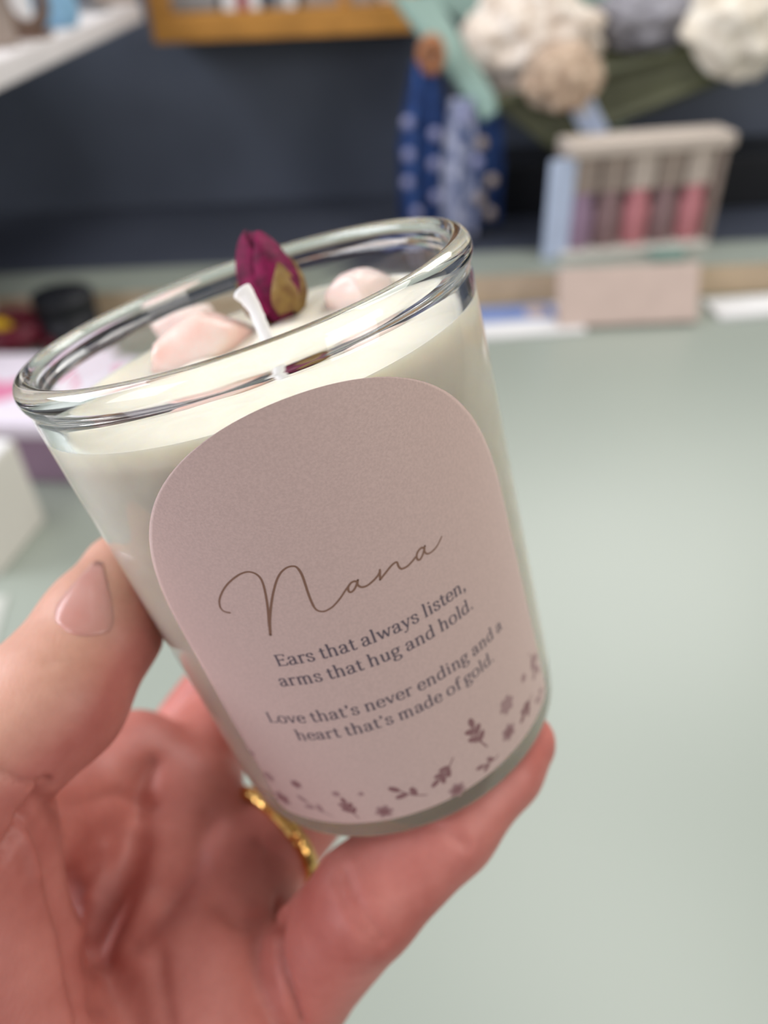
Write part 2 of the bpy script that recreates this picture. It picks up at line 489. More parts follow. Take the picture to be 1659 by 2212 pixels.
# ---- serif verse lettering, drawn with a broad pen
TH_, TN_ = 0.098, 0.048
def Ls(*p, w=1.0): return ('L', p, w)
def Cs(*p, w=1.0): return ('C', p, w)
def Dt(x, y, r): return ('D', (x, y), r)
def foot(x, a=.085, b=.085): return Ls((x-a, .012), (x+b, .012))
def flag(x, y): return Ls((x-.085, y-.035), (x, y-.01))
G = {
 'E': (.60, [Ls((.13, 0), (.13, .66)), Ls((.04, .015), (.52, .015)), Ls((.04, .645), (.50, .645)), Ls((.13, .34), (.41, .34)), Ls((.52, .02), (.545, .15), w=.7), Ls((.50, .64), (.51, .53), w=.7), Ls((.41, .28), (.41, .41), w=.6)]),
 'L': (.56, [Ls((.13, 0), (.13, .66)), Ls((.04, .015), (.49, .015)), Ls((.04, .645), (.23, .645)), Ls((.49, .02), (.515, .17), w=.7)]),
 'a': (.49, [Cs((.08, .36), (.13, .435), (.22, .465), (.31, .44), (.35, .35), (.35, .10), (.385, .025), (.46, .035)), Cs((.35, .275), (.22, .25), (.11, .20), (.075, .11), (.11, .02), (.20, 0), (.29, .04), (.35, .12)), Dt(.095, .355, .045)]),
 'd': (.56, [Cs((.40, .42), (.28, .465), (.15, .42), (.075, .24), (.12, .06), (.23, .0), (.33, .04), (.41, .13)), Ls((.41, .01), (.41, .72)), flag(.41, .735), Ls((.41, .02), (.50, .03))]),
 'e': (.47, [Ls((.08, .25), (.40, .255)), Cs((.40, .255), (.385, .39), (.25, .465), (.13, .41), (.07, .24), (.11, .07), (.23, 0), (.33, .02), (.41, .09))]),
 'f': (.33, [Cs((.38, .665), (.31, .71), (.23, .68), (.18, .58), (.175, .45)), Ls((.175, .45), (.175, 0)), Ls((.05, .45), (.32, .45)), foot(.175, .1, .12), Dt(.365, .66, .045)]),
 'g': (.50, [Cs((.22, .465), (.11, .43), (.07, .325), (.11, .22), (.22, .175), (.33, .22), (.37, .325), (.33, .43), (.22, .465)), Cs((.13, .205), (.085, .14), (.10, .07), (.20, .045), (.34, .025), (.42, -.06), (.38, -.165), (.24, -.215), (.10, -.18), (.06, -.10), (.13, -.01), (.20, .03)), Cs((.33, .42), (.40, .455), (.48, .45))]),
 'h': (.58, [Ls((.14, 0), (.14, .72)), flag(.14, .735), Cs((.14, .34), (.20, .42), (.30, .465), (.39, .43), (.42, .33), (.425, .15), (.425, 0)), foot(.14), foot(.425)]),
 'i': (.29, [Ls((.145, 0), (.145, .455)), flag(.145, .47), foot(.145), Dt(.135, .625, .056)]),
 'l': (.29, [Ls((.145, 0), (.145, .72)), flag(.145, .735), foot(.145)]),
 'm': (.86, [Ls((.14, 0), (.14, .455)), flag(.14, .47), Cs((.14, .34), (.20, .42), (.29, .465), (.37, .43), (.40, .33), (.405, .15), (.405, 0)), Cs((.405, .34), (.47, .42), (.56, .465), (.645, .43), (.675, .33), (.68, .15), (.68, 0)), foot(.14), foot(.405), foot(.68)]),
 'n': (.58, [Ls((.14, 0), (.14, .455)), flag(.14, .47), Cs((.14, .34), (.20, .42), (.30, .465), (.39, .43), (.42, .33), (.425, .15), (.425, 0)), foot(.14), foot(.425)]),
 'o': (.53, [Cs((.265, .465), (.13, .41), (.075, .235), (.13, .055), (.265, 0), (.40, .055), (.455, .235), (.40, .41), (.265, .465))]),
 'r': (.41, [Ls((.14, 0), (.14, .455)), flag(.14, .47), foot(.14, .085, .11), Cs((.14, .32), (.19, .41), (.27, .46), (.36, .45)), Dt(.355, .43, .05)]),
 's': (.42, [Cs((.34, .36), (.30, .435), (.20, .465), (.11, .43), (.085, .355), (.14, .285), (.25, .23), (.335, .165), (.335, .065), (.25, .005), (.16, .005), (.09, .05), (.07, .125))]),
 't': (.35, [Ls((.155, .60), (.155, .12)), Cs((.155, .13), (.175, .03), (.24, 0), (.33, .045)), Ls((.03, .445), (.31, .445))]),
 'u': (.58, [Ls((.14, .455), (.14, .16)), Cs((.14, .16), (.17, .045), (.25, 0), (.34, .035), (.42, .13)), Ls((.42, .455), (.42, .01)), flag(.14, .465), flag(.42, .465), Ls((.42, .02), (.51, .03))]),
 'v': (.50, [Ls((.09, .45), (.255, .02)), Ls((.255, .02), (.42, .45), w=.62), Ls((.01, .445), (.18, .445)), Ls((.34, .445), (.49, .445))]),
 'w': (.76, [Ls((.09, .45), (.235, .02)), Ls((.235, .02), (.38, .43), w=.62), Ls((.37, .45), (.52, .02)), Ls((.52, .02), (.67, .45), w=.62), Ls((.01, .445), (.17, .445)), Ls((.59, .445), (.75, .445))]),
 'y': (.50, [Ls((.09, .45), (.265, .03)), Ls((.42, .45), (.265, .03), w=.62), Cs((.27, .04), (.21, -.11), (.14, -.19), (.06, -.17), w=.62), Ls((.01, .445), (.18, .445)), Ls((.34, .445), (.49, .445)), Dt(.075, -.165, .045)]),
 ',': (.24, [Dt(.10, .045, .058), Cs((.13, .05), (.14, -.03), (.07, -.12), w=.8)]),
 '.': (.24, [Dt(.11, .045, .06)]),
 "'": (.24, [Dt(.11, .655, .056), Cs((.14, .66), (.15, .59), (.08, .51), w=.8)]),
 ' ': (.23, []),
}
def verse(text, x0, x1, yc, curv, em):
    ink = Ink()
    adv = sum(G[c][0] for c in text)
    sx = (x1-x0)/adv
    pen = 0.0
    def bend(p):
        X = x0+p[0]*sx; return np.array([X, yc+curv*(X-3.5)+p[1]*em])
    for ch in text:
        w, strokes = G[ch]
        for kind, pts, k in strokes:
            if kind == 'D':
                ink.disc(bend((pen+pts[0], pts[1])), k*em, n=12)
            else:
                P = [np.array((pen+x, y)) for x, y in pts]
                if kind == 'C': P = catmull(P, sub=5)
                B = [bend(q_) for q_ in P]
                ink.stroke(B, lambda t, u: em*k*math.sqrt((TH_*t[1])**2+(TN_*t[0])**2), caps=(kind == 'C'))
        pen += w
    return ink.build('verse_lettering', M['ink_grey'], None)
verse('Ears that always listen,', -11.3, 19.1, 957.0, -0.0075, 3.25)['label'] = 'first printed verse line'
verse('arms that hug and hold.', -12.35, 19.5, 953.05, -0.006, 3.25)['label'] = 'second printed verse line'
verse("Love that's never ending and a", -17.4, 24.2, 945.1, -0.012, 3.25)['label'] = 'third printed verse line'
verse("heart that's made of gold.", -13.9, 20.7, 941.25, -0.012, 3.25)['label'] = 'fourth printed verse line'

# ---- printed leaf sprigs and little flowers along the foot of the label
def flower(px, py, r, pale=False):
    r *= 2.5
    i = Ink(); p = unlab(px, py); k = random.uniform(0, 1)
    for a in range(6):
        t = 2*math.pi*a/6+k
        i.disc(p+r*0.55*np.array([math.cos(t), math.sin(t)]), r*0.5, r*0.36, t, 10)
    i.build('dot_flower', M['ink_plum_pale'])
    if not pale:
        i = Ink(); i.disc(p, r*0.55, n=16, off=0.00001); i.build('flower_centre', M['ink_plum'])
def dot(px, py, r):
    r *= 1.9
    i = Ink(); i.disc(unlab(px, py), r, n=14); i.build('printed_dot', M['ink_plum_pale'])
def sprig(px0, py0, px1, py1, n=5, leaf=0.55, stem=0.14, berries=True, bend_=0.25):
    dark = stem >= .15; leaf *= 1.75; stem *= 1.5
    i = Ink(); a = unlab(px0, py0); b = unlab(px1, py1); d = b-a; L = np.linalg.norm(d); nrm = np.array([-d[1], d[0]])/L
    P = catmull([a, a+d*.5+nrm*bend_*L*.3, b], sub=8)
    i.stroke(P, lambda t, u: stem)
    for k in range(n):
        u = 0.38+0.62*k/max(1, n-1); c = P[int(u*(len(P)-1))]; sgn = 1 if k % 2 else -1
        ang = math.atan2(d[1], d[0])+sgn*(0.75 if k < n-1 else 0.1)
        dirv = np.array([math.cos(ang), math.sin(ang)])
        i.disc(c+dirv*leaf*1.0, leaf, leaf*.5, ang, 14)
        if berries:
            ang2 = ang-sgn*1.5; dv = np.array([math.cos(ang2), math.sin(ang2)])
            i.stroke([c, c+dv*leaf*.7], lambda t, u: stem*.7); i.disc(c+dv*leaf*.9, leaf*.2, n=10)
    i.build('leaf_sprig', M['ink_plum'] if dark else M['ink_plum_pale'])
sprig(1051, 1612, 1022, 1570, 5, .62, .2)
sprig(978, 1636, 948, 1682, 5, .55, .15)
sprig(922, 1716, 864, 1708, 3, .62, .15, False)
sprig(1076, 1630, 1046, 1652, 3, .5, .15, False)
sprig(776, 1766, 748, 1736, 5, .5, .15)
sprig(720, 1762, 664, 1732, 3, .6, .13, False)
sprig(1147, 1500, 1133, 1538, 4, .6, .15)
sprig(1140, 1412, 1156, 1440, 4, .7, .13)
sprig(1172, 1482, 1162, 1506, 3, .5, .13, False)
flower(1098, 1581, .68); flower(1094, 1522, .72, True); flower(987, 1705, .62); flower(830, 1752, .62)
flower(611, 1723, .72); flower(640, 1693, .45); flower(581, 1676, .5, True)
dot(1130, 1464, .42); dot(726, 1714, .36); dot(780, 1714, .26); dot(546, 1626, .3); dot(1152, 1462, .3)

# ------------------------------------------------------------------ the hand (distance field, one continuous skin)
J = lambda px, py, z: cp(px, py, z)
bones_palm = [
 (J(285, 1668, .173), 13.0, J(120, 2700, .140), 17),
 (J(392, 1742, .171), 13.8, J(200, 2760, .136), 18),
 (J(482, 1915, .163), 13.6, J(280, 2760, .133), 17.5),
 (J(566, 2080, .158), 13.0, J(380, 2760, .131), 16.5),
 (J(430, 2090, .149), 15.8, J(470, 2560, .131), 20),
 (J(-110, 1800, .124), 14.9, J(-20, 2400, .126), 19),
 (J(-20, 2400, .126), 19, J(60, 2800, .127), 19),
 (J(-40, 1830, .136), 10.0, J(250, 1700, .170), 10.8),
 (J(150, 2760, .136), 21.5, J(140, 3300, .134), 25),
 (J(330, 2760, .131), 21.5, J(300, 3300, .129), 25),
 (J(150, 2760, .136), 21.5, J(330, 2760, .131), 21.5),
]
chain_thumb = [(J(-110, 1800, .124), 14.9), (J(-150, 1715, .119), 13.9), (J(120, 1505, .124), 11.3), (J(222, 1352, .1315), 10.2), (J(264, 1243, .139), 7.8)]
chain_index = [(J(285, 1668, .173), 13.0), (J(352, 1660, .205), 10.8), (J(500, 1450, .212), 9.5), (J(640, 1250, .185), 8.2)]
chain_middle = [(J(392, 1745, .171), 13.4), (J(452, 1580, .195), 9.4), (J(640, 1400, .205), 9.5), (J(800, 1240, .190), 8.2)]
chain_ring = [(J(478, 1925, .162), 13.2), (J(705, 1700, .184), 9.4), (J(820, 1430, .203), 9.5), (J(920, 1200, .187), 8.0)]
chain_pinky = [(J(566, 2190, .154), 12.2), (J(640, 2120, .147), 11.0), (J(790, 1945, .136), 9.8), (J(965, 1780, .139), 9.1), (J(1085, 1655, .1435), 7.6), (J(1130, 1606, .146), 6.2)]

HS = 0.00090
lo = np.array([-0.106, 0.002, 0.098]); hi = np.array([0.048, 0.235, 0.230])
ax_ = [np.arange(lo[i], hi[i], HS) for i in range(3)]
shape = tuple(len(a) for a in ax_)
BIG = 0.03
def capsule_sub(F, a, ra, b, rb_, k):
    pad = 0.014
    mn = np.minimum(a-ra, b-rb_)-pad; mx = np.maximum(a+ra, b+rb_)+pad
    sl = tuple(slice(max(0, int((mn[i]-lo[i])/HS)), min(shape[i], int((mx[i]-lo[i])/HS)+2)) for i in range(3))
    if any(s_.stop <= s_.start for s_ in sl): return
    X = ax_[0][sl[0]][:, None, None]; Y = ax_[1][sl[1]][None, :, None]; Z = ax_[2][sl[2]][None, None, :]
    d = b-a; L2 = d@d
    t = np.clip(((X-a[0])*d[0]+(Y-a[1])*d[1]+(Z-a[2])*d[2])/L2, 0, 1)
    dist = np.sqrt((X-a[0]-t*d[0])**2+(Y-a[1]-t*d[1])**2+(Z-a[2]-t*d[2])**2)-(ra+(rb_-ra)*t)
    G_ = F[sl]
    if k > 0:
        h = np.clip(k-np.abs(G_-dist), 0, None)/k
        F[sl] = np.minimum(G_, dist)-h*h*k*0.25
    else: F[sl] = np.minimum(G_, dist)
def smin(A, B, k):
    h = np.clip(k-np.abs(A-B), 0, None)/k
    return np.minimum(A, B)-h*h*k*0.25
Fp = np.full(shape, BIG, np.float32)
for a, ra, b, rb_ in bones_palm: capsule_sub(Fp, a, ra/1000, b, rb_/1000, 0.0075)
def chain(ch, k=0.0022):
    Fz = np.full(shape, BIG, np.float32)
    for (a, ra), (b, rb_) in zip(ch[:-1], ch[1:]): capsule_sub(Fz, a, ra/1000, b, rb_/1000, k)
    return Fz
Fh = Fp
for ch, k in ((chain_index, .003), (chain_middle, .002), (chain_ring, .002), (chain_thumb, .005), (chain_pinky, .0008)):
    Fh = smin(Fh, chain(ch), k)
# keep clear of the glass: flesh flattens where it presses on it
XX = ax_[0][:, None, None]-GC[0]; YY = ax_[1][None, :, None]-GC[1]; ZZ = ax_[2][None, None, :]-GC[2]
S_ = XX*ga[0]+YY*ga[1]+ZZ*ga[2]
RAD = np.sqrt(np.maximum(XX*XX+YY*YY+ZZ*ZZ-S_*S_, 0))
gd = np.maximum((RAD-(GR0+GK*S_)), S_-GH)
Fh = np.maximum(Fh, -(gd-0.0002)).astype(np.float32)
del Fp, XX, YY, ZZ, S_, RAD, gd

def surface_nets(F, lo, h):
    ins = F < 0
    nx_, ny_, nz_ = F.shape
    cnt = np.zeros((nx_-1, ny_-1, nz_-1), np.int16)
    corners = [(i, j, k) for i in (0, 1) for j in (0, 1) for k in (0, 1)]
    for (i, j, k) in corners: cnt += ins[i:nx_-1+i, j:ny_-1+j, k:nz_-1+k]
    cells = np.argwhere((cnt > 0) & (cnt < 8))
    idx = -np.ones(cnt.shape, np.int64); idx[tuple(cells.T)] = np.arange(len(cells))
    acc = np.zeros((len(cells), 3)); n = np.zeros(len(cells))
    for ca in corners:
        for axn in range(3):
            if ca[axn] == 1: continue
            cb = list(ca); cb[axn] = 1
            fa = F[tuple((cells+ca).T)]; fb = F[tuple((cells+cb).T)]
            m = (fa < 0) != (fb < 0)
            t = fa/(fa-fb+1e-20)
            p = np.repeat(np.array(ca, float)[None], len(cells), 0); p[:, axn] += t
            acc[m] += p[m]; n[m] += 1
    verts = (cells+acc/n[:, None])*h+lo
    faces = []
    for axn in range(3):
        o1, o2 = [(1, 2), (2, 0), (0, 1)][axn]
        sl0 = [slice(None)]*3; sl1 = [slice(None)]*3
        sl0[axn] = slice(0, -1); sl1[axn] = slice(1, None)
        ch = ins[tuple(sl0)] != ins[tuple(sl1)]
        E = np.argwhere(ch)
        E = E[(E[:, o1] > 0) & (E[:, o2] > 0) & (E[:, o1] < F.shape[o1]-1) & (E[:, o2] < F.shape[o2]-1)]
        d1 = np.zeros(3, int); d1[o1] = 1; d2 = np.zeros(3, int); d2[o2] = 1
        q = np.stack([idx[tuple((E-d1-d2).T)], idx[tuple((E-d2).T)], idx[tuple(E.T)], idx[tuple((E-d1).T)]], 1)
        inside0 = ins[tuple(E.T)]
        q[~inside0] = q[~inside0][:, ::-1]
        faces.append(q)
    return verts, np.concatenate(faces)
HV, HF = surface_nets(Fh, lo, HS)
del Fh
# relax
def edges_of(Fq): 
    e = np.concatenate([Fq[:, [0, 1]], Fq[:, [1, 2]], Fq[:, [2, 3]], Fq[:, [3, 0]]]); return e
He = edges_of(HF)
def relax(Vv, it, lam=0.5):
    for _ in range(it):
        s = np.zeros_like(Vv); c = np.zeros(len(Vv))
        np.add.at(s, He[:, 0], Vv[He[:, 1]]); np.add.at(c, He[:, 0], 1)
        Vv = Vv+lam*(s/np.maximum(c, 1)[:, None]-Vv)
    return Vv
HV = relax(HV, 4)
def normals(Vv):
    a = np.cross(Vv[HF[:, 2]]-Vv[HF[:, 0]], Vv[HF[:, 3]]-Vv[HF[:, 1]])
    n = np.zeros_like(Vv)
    for i in range(4): np.add.at(n, HF[:, i], a)
    return n/np.maximum(np.linalg.norm(n, axis=1), 1e-12)[:, None]
HN = normals(HV)
hp = np.stack([CX+FPX*HV[:, 0]/HV[:, 2], CY+FPX*HV[:, 1]/HV[:, 2]], 1)
facing = (HN*(-HV/np.linalg.norm(HV, axis=1)[:, None])).sum(1)
def polydist(P, poly):
    poly = np.array(catmull(poly, sub=5)) if len(poly) > 2 else np.array(poly, float)
    best = np.full(len(P), 1e9)
    for a, b in zip(poly[:-1], poly[1:]):
        d = b-a; t = np.clip(((P-a)@d)/(d@d+1e-9), 0, 1)
        q = a+t[:, None]*d; best = np.minimum(best, np.hypot(*(P-q).T))
    return best
# palm lines, finger-joint creases and soft pads: (line, width px, depth mm (+ pushes in), nearest z, farthest z)
creases = [
 ([(53, 1765), (101, 1841), (120, 1937), (150, 2050), (169, 2215), (180, 2330)], 14, 1.3, .085, .19),
 ([(300, 1690), (293, 1760), (284, 1841), (262, 1915), (241, 1976), (212, 2082), (205, 2160)], 32, 1.2, .085, .20),
 ([(455, 1770), (430, 1825), (415, 1880), (330, 1990), (300, 2040)], 24, 1.1, .085, .20),
 ([(90, 1740), (180, 1735), (260, 1715), (330, 1740)], 18, 0.9, .085, .20),
 ([(330, 1650), (310, 1700), (300, 1760)], 18, 1.2, .085, .20),
 ([(340, 2060), (350, 2140), (365, 2215), (380, 2300)], 20, 0.7, .085, .20),
 ([(155, 1800), (175, 1860), (190, 1930)], 20, -0.7, .085, .20),
 ([(228, 1830), (210, 1920), (180, 2010)], 26, -0.9, .085, .20),
 ([(350, 1820), (330, 1920), (290, 2060)], 34, -1.0, .085, .20),
 ([(0, 1665), (50, 1690), (105, 1692)], 9, 0.7, .085, .135),
 ([(105, 1694), (70, 1745), (40, 1795), (0, 1850)], 11, 1.6, .085, .19),
 ([(745, 1880), (765, 1935), (800, 1990), (832, 2030)], 9, 0.55, .085, .150),
 ([(728, 1895), (745, 1950), (785, 2010), (815, 2045)], 8, 0.4, .085, .150),
 ([(940, 1785), (970, 1805), (1008, 1828)], 9, 0.5, .085, .150),
 ([(100, 1430), (150, 1425), (200, 1415), (255, 1375)], 8, 0.25, .085, .14),
 ([(120, 1500), (180, 1450), (240, 1400)], 6, 0.12, .085, .14),
 ([(60, 1790), (72, 1850), (80, 1890)], 12, -0.7, .085, .19),
 ([(560, 1820), (600, 1850), (650, 1880)], 10, 0.5, .085, .20),
 ([(603, 1945), (600, 2020), (612, 2100), (650, 2212)], 8, 1.4, .085, .20),
 ([(470, 1950), (520, 1985), (590, 1990)], 22, 0.8, .085, .20),
 ([(120, 2250), (230, 2080), (330, 1960)], 30, -0.8, .085, .20),
]
disp = np.zeros(len(HV))
for line, w, dep, z0, z1_ in creases:
    m = (facing > 0.05) & (HV[:, 2] > z0) & (HV[:, 2] < z1_)
    d = np.full(len(HV), 1e9); d[m] = polydist(hp[m], line)
    disp -= 1.35*dep/1000*np.exp(-(d/w)**2)
disp += 0.00025*np.array([noise.noise(Vector(v*90)) for v in HV])
HV = HV+HN*disp[:, None]
HV = relax(HV, 1, 0.4)
hand_c = cp(300, 2000, .15)
HW = c2w(HV); hc = c2w(hand_c)
hand = link_mesh('hand', HW-hc, HF, M['skin'], None, True, recalc=False)
hand.location = tuple(hc)
# paler skin on the thumb's back, with its lit tone put into the colour
tb = np.array([p for p, _ in chain_thumb]); dth = np.full(len(HV), 1e9)
for a_, b_ in zip(tb[:-1], tb[1:]):
    d_ = b_-a_; t_ = np.clip(((HV-a_)@d_)/(d_@d_), 0, 1); dth = np.minimum(dth, np.linalg.norm(HV-a_-t_[:, None]*d_, axis=1))
dors = np.clip((HN@np.array([-0.55, -0.65, -0.5])+0.15)/0.7, 0, 1)*np.clip((0.019-dth)/0.006, 0, 1)
at_ = hand.data.attributes.new('lit_paler_skin', 'FLOAT', 'POINT'); at_.data.foreach_set('value', dors.astype(np.float32))
tag(hand, "person's bare left hand gripping the glass candle from the lower left", 'hand')

# thumb nail: a thin curved plate lying on the thumb
tree = BVHTree.FromPolygons([Vector(v) for v in HV], [tuple(f) for f in HF])
def nail_plate(outl, left, right, name, parent, lift=0.00022):
    # left / right are matching edge polylines from cuticle to tip (pixels)
    n, mm = 16, 14
    Lc = np.array(catmull(left, sub=8)); Rc = np.array(catmull(right, sub=8))
    Lc = Lc[np.linspace(0, len(Lc)-1, mm+1).astype(int)]; Rc = Rc[np.linspace(0, len(Rc)-1, mm+1).astype(int)]
    top = []
    ctr = c2w(cp(*outl))
    for j in range(mm+1):
        for i in range(n+1):
            u = i/n
            px = Lc[j]*(1-u)+Rc[j]*u
            # cuticle bows towards the knuckle
            bow = np.array(outl_bow)*(4*u*(1-u))*max(0, 1-j/4.0)
            px = px+bow
            d = Vector(cp(px[0], px[1], 1.0)).normalized()
            hit = tree.ray_cast(Vector((0, 0, 0)), d)
            if hit[0] is None:
                near = tree.find_nearest(d*ctr_z); loc, nr = near[0], near[1]
            else: loc, nr = hit[0], hit[1]
            edge = min(u, 1-u)*2; e = min(1, edge*4)
            top.append((loc, nr, lift*(0.2+0.8*e)))
    # average the normals for a calm plate
    V = []; Fc = []
    nav = sum((t[1] for t in top), Vector()).normalized()
    for layer in (0, 1):
        for loc, nr, l in top:
            nn = (nr*0.6+nav*0.4).normalized()
            V.append(c2w(np.array(loc+nn*(l if layer == 0 else -0.0004)))-hc)
    N = (n+1)*(mm+1)
    for j in range(mm):
        for i in range(n):
            a = j*(n+1)+i
            Fc.append((a, a+1, a+n+2, a+n+1)); Fc.append((N+a, N+a+n+1, N+a+n+2, N+a+1))
    rim = [i for i in range(n+1)]+[(j+1)*(n+1)-1 for j in range(1, mm+1)]+[mm*(n+1)+i for i in range(n-1, -1, -1)]+[j*(n+1) for j in range(mm-1, 0, -1)]
    for p, q_ in zip(rim, rim[1:]+rim[:1]): Fc.append((p, q_, N+q_, N+p))
    return link_mesh(name, V, Fc, M['nail'], parent)
ctr_z = 0.13
outl_bow = (-12, 20)
nail = nail_plate((185, 1300, .12), [(118, 1338), (122, 1310), (145, 1277), (175, 1242), (206, 1212)], [(236, 1366), (246, 1340), (243, 1300), (234, 1262), (222, 1216)], 'thumb_nail', hand)
nail['label'] = 'short glossy pink thumb nail'

# gold ring on the ring finger
r_c = chain_ring[0][0]*0.54+chain_ring[1][0]*0.46
r_ax = chain_ring[1][0]-chain_ring[0][0]; r_ax /= np.linalg.norm(r_ax)
e1 = np.cross(r_ax, [0, 0, 1.0]); e1 /= np.linalg.norm(e1); e2 = np.cross(r_ax, e1)
_an = np.linspace(0, 2*math.pi, 72, endpoint=False); _rr = []
for a in _an:
    h_ = tree.ray_cast(Vector(r_c), Vector(e1*math.cos(a)+e2*math.sin(a)))
    _rr.append(min(h_[3] if h_[0] is not None else 0.011, 0.0128))
_rr = np.array(_rr)
co = [(_rr*np.cos(k*_an)).mean()*2 for k in (1, 2)]; si_ = [(_rr*np.sin(k*_an)).mean()*2 for k in (1, 2)]
def ring_r(a):
    return _rr.mean()+0.0004+sum(co[k-1]*math.cos(k*a)+si_[k-1]*math.sin(k*a) for k in (1, 2))
V = []; Fc = []; NR, NT = 120, 12
rc_w = c2w(r_c)
for i in range(NR):
    a = 2*math.pi*i/NR; rd = e1*math.cos(a)+e2*math.sin(a)
    facet = 0.00022*abs(math.sin(a*14))
    for j in range(NT):
        b = 2*math.pi*j/NT
        V.append(c2w(r_c+rd*(ring_r(a)+(0.0010+facet)*math.cos(b))+r_ax*(0.0017+facet)*math.sin(b))-rc_w)
for i in range(NR):
    for j in range(NT):
        a, b = (i+1) % NR, (j+1) % NT
        Fc.append((i*NT+j, a*NT+j, a*NT+b, i*NT+b))
ring = link_mesh('ring', V, Fc, M['gold'])
ring.location = tuple(rc_w)
tag(ring, 'faceted gold ring worn on the ring finger behind the glass base', 'ring')

# ------------------------------------------------------------------ the place behind
M['sage'] = mat('sage_paint', (0.318, 0.352, 0.302), rough=0.33, spec=0.5, noise_scale=3, noise_amt=0.04)
M['ply'] = mat('pale_wood', (0.62, 0.475, 0.32), rough=0.5, noise_scale=14, noise_amt=0.18)
M['navy_wall'] = mat('navy_wall_paint', (0.125, 0.147, 0.195), rough=0.42, noise_scale=3, noise_amt=0.3)
M['navy_cab'] = mat('navy_cabinet_paint', (0.065, 0.075, 0.105), rough=0.5, noise_scale=4, noise_amt=0.2)
M['black'] = mat('black_board', (0.008, 0.009, 0.012), rough=0.6)
M['black_tin'] = mat('black_tin', (0.012, 0.013, 0.017), rough=0.45)
M['oak'] = mat('honey_oak', (0.58, 0.27, 0.055), rough=0.45, noise_scale=20, noise_amt=0.25)
M['white_shelf'] = mat('white_shelf_paint', (0.76, 0.72, 0.71), rough=0.5, noise_scale=20, noise_amt=0.05)
M['white'] = mat('white_card', (0.80, 0.79, 0.78), rough=0.55, noise_scale=30, noise_amt=0.03)
M['cream'] = mat('cream_card', (0.70, 0.67, 0.60), rough=0.6, noise_scale=30, noise_amt=0.04)
M['patch_pale'] = mat('pale_counter_patch', (0.50, 0.51, 0.46), rough=0.6)
M['blush'] = mat('blush_card', (0.58, 0.45, 0.385), rough=0.55, noise_scale=40, noise_amt=0.06)
M['lilac'] = mat('lilac_card', (0.33, 0.22, 0.31), rough=0.5, noise_scale=30, noise_amt=0.08)
M['lilac_white'] = mat('lilac_white_card', (0.80, 0.73, 0.82), rough=0.5, noise_scale=30, noise_amt=0.03)
M['pink'] = mat('pink_print', (0.72, 0.23, 0.38), rough=0.5, noise_scale=30, noise_amt=0.05)
M['maroon'] = mat('maroon_satin', (0.16, 0.012, 0.03), rough=0.35, noise_scale=40, noise_amt=0.3)
M['yellow'] = mat('yellow_felt', (0.80, 0.50, 0.01), rough=0.7, noise_scale=60, noise_amt=0.1)
M['sage_shaded'] = mat('shaded_green_board', (0.085, 0.09, 0.045), rough=0.6, noise_scale=20, noise_amt=0.3)  # tray green with the shade of its front put into the colour
M['mint'] = mat('mint_paint', (0.235, 0.35, 0.30), rough=0.5, noise_scale=20, noise_amt=0.08)
M['wool'] = mat('cream_wool', (0.90, 0.82, 0.72), rough=0.95, sheen=0.3, noise_scale=70, color2=(0.62, 0.50, 0.39), bump=0.4, bump_scale=200, bump_dist=0.003)
M['wool_cream'] = mat('ivory_wool', (0.90, 0.84, 0.72), rough=0.95, sheen=0.3, noise_scale=70, color2=(0.72, 0.63, 0.5), bump=0.4, bump_scale=200, bump_dist=0.003)
M['wool_tan'] = mat('tan_wool', (0.68, 0.52, 0.38), rough=0.95, sheen=0.3, noise_scale=70, color2=(0.35, 0.23, 0.15), bump=0.4, bump_scale=200, bump_dist=0.003)
M['wool_grey'] = mat('grey_wool', (0.34, 0.33, 0.36), rough=0.95, sheen=0.3, noise_scale=70, color2=(0.22, 0.21, 0.23), bump=0.4, bump_scale=200, bump_dist=0.003)
M['navy_cloth'] = mat('navy_cloth', (0.035, 0.10, 0.32), rough=0.75, sheen=0.1, noise_scale=60, color2=(0.014, 0.04, 0.15))
M['pattern'] = mat('pale_print', (0.50, 0.52, 0.66), rough=0.7, noise_scale=55, color2=(0.03, 0.07, 0.2))
M['dim_dot'] = mat('dim_lilac_bead', (0.30, 0.31, 0.50), rough=0.6)
M['tan'] = mat('tan_leather', (0.42, 0.17, 0.07), rough=0.5, noise_scale=60, noise_amt=0.2)
M['ice'] = mat('pale_blue_card', (0.56, 0.66, 0.86), rough=0.4, noise_scale=40, noise_amt=0.05)
M['taupe'] = mat('taupe_card', (0.36, 0.29, 0.24), rough=0.6, noise_scale=50, noise_amt=0.2)
M['beige'] = mat('beige_card', (0.56, 0.48, 0.41), rough=0.6, noise_scale=50, noise_amt=0.1)
M['dusk'] = mat('mauve_pouch', (0.30, 0.19, 0.19), rough=0.6, noise_scale=60, noise_amt=0.3)
M['rose'] = mat('rose_pouch', (0.60, 0.23, 0.25), rough=0.6, noise_scale=60, noise_amt=0.2)
M['sky'] = mat('sky_blue_fabric', (0.28, 0.52, 0.74), rough=0.6, noise_scale=60, noise_amt=0.12)
M['brown'] = mat('brown_wood', (0.22, 0.14, 0.10), rough=0.5, noise_scale=60, noise_amt=0.25)
M['grey'] = mat('grey_card', (0.30, 0.30, 0.30), rough=0.5, noise_scale=60, noise_amt=0.1)
M['book_red'] = mat('red_cover', (0.38, 0.10, 0.10), rough=0.5, noise_scale=60, noise_amt=0.1)
M['book_dark'] = mat('charcoal_cover', (0.05, 0.055, 0.07), rough=0.5, noise_scale=60, noise_amt=0.1)
M['blue_print'] = mat('blue_print', (0.20, 0.28, 0.56), rough=0.5, noise_scale=60, noise_amt=0.2)
M['floor'] = mat('grey_floor', (0.20, 0.20, 0.20), rough=0.5, noise_scale=6, noise_amt=0.1)

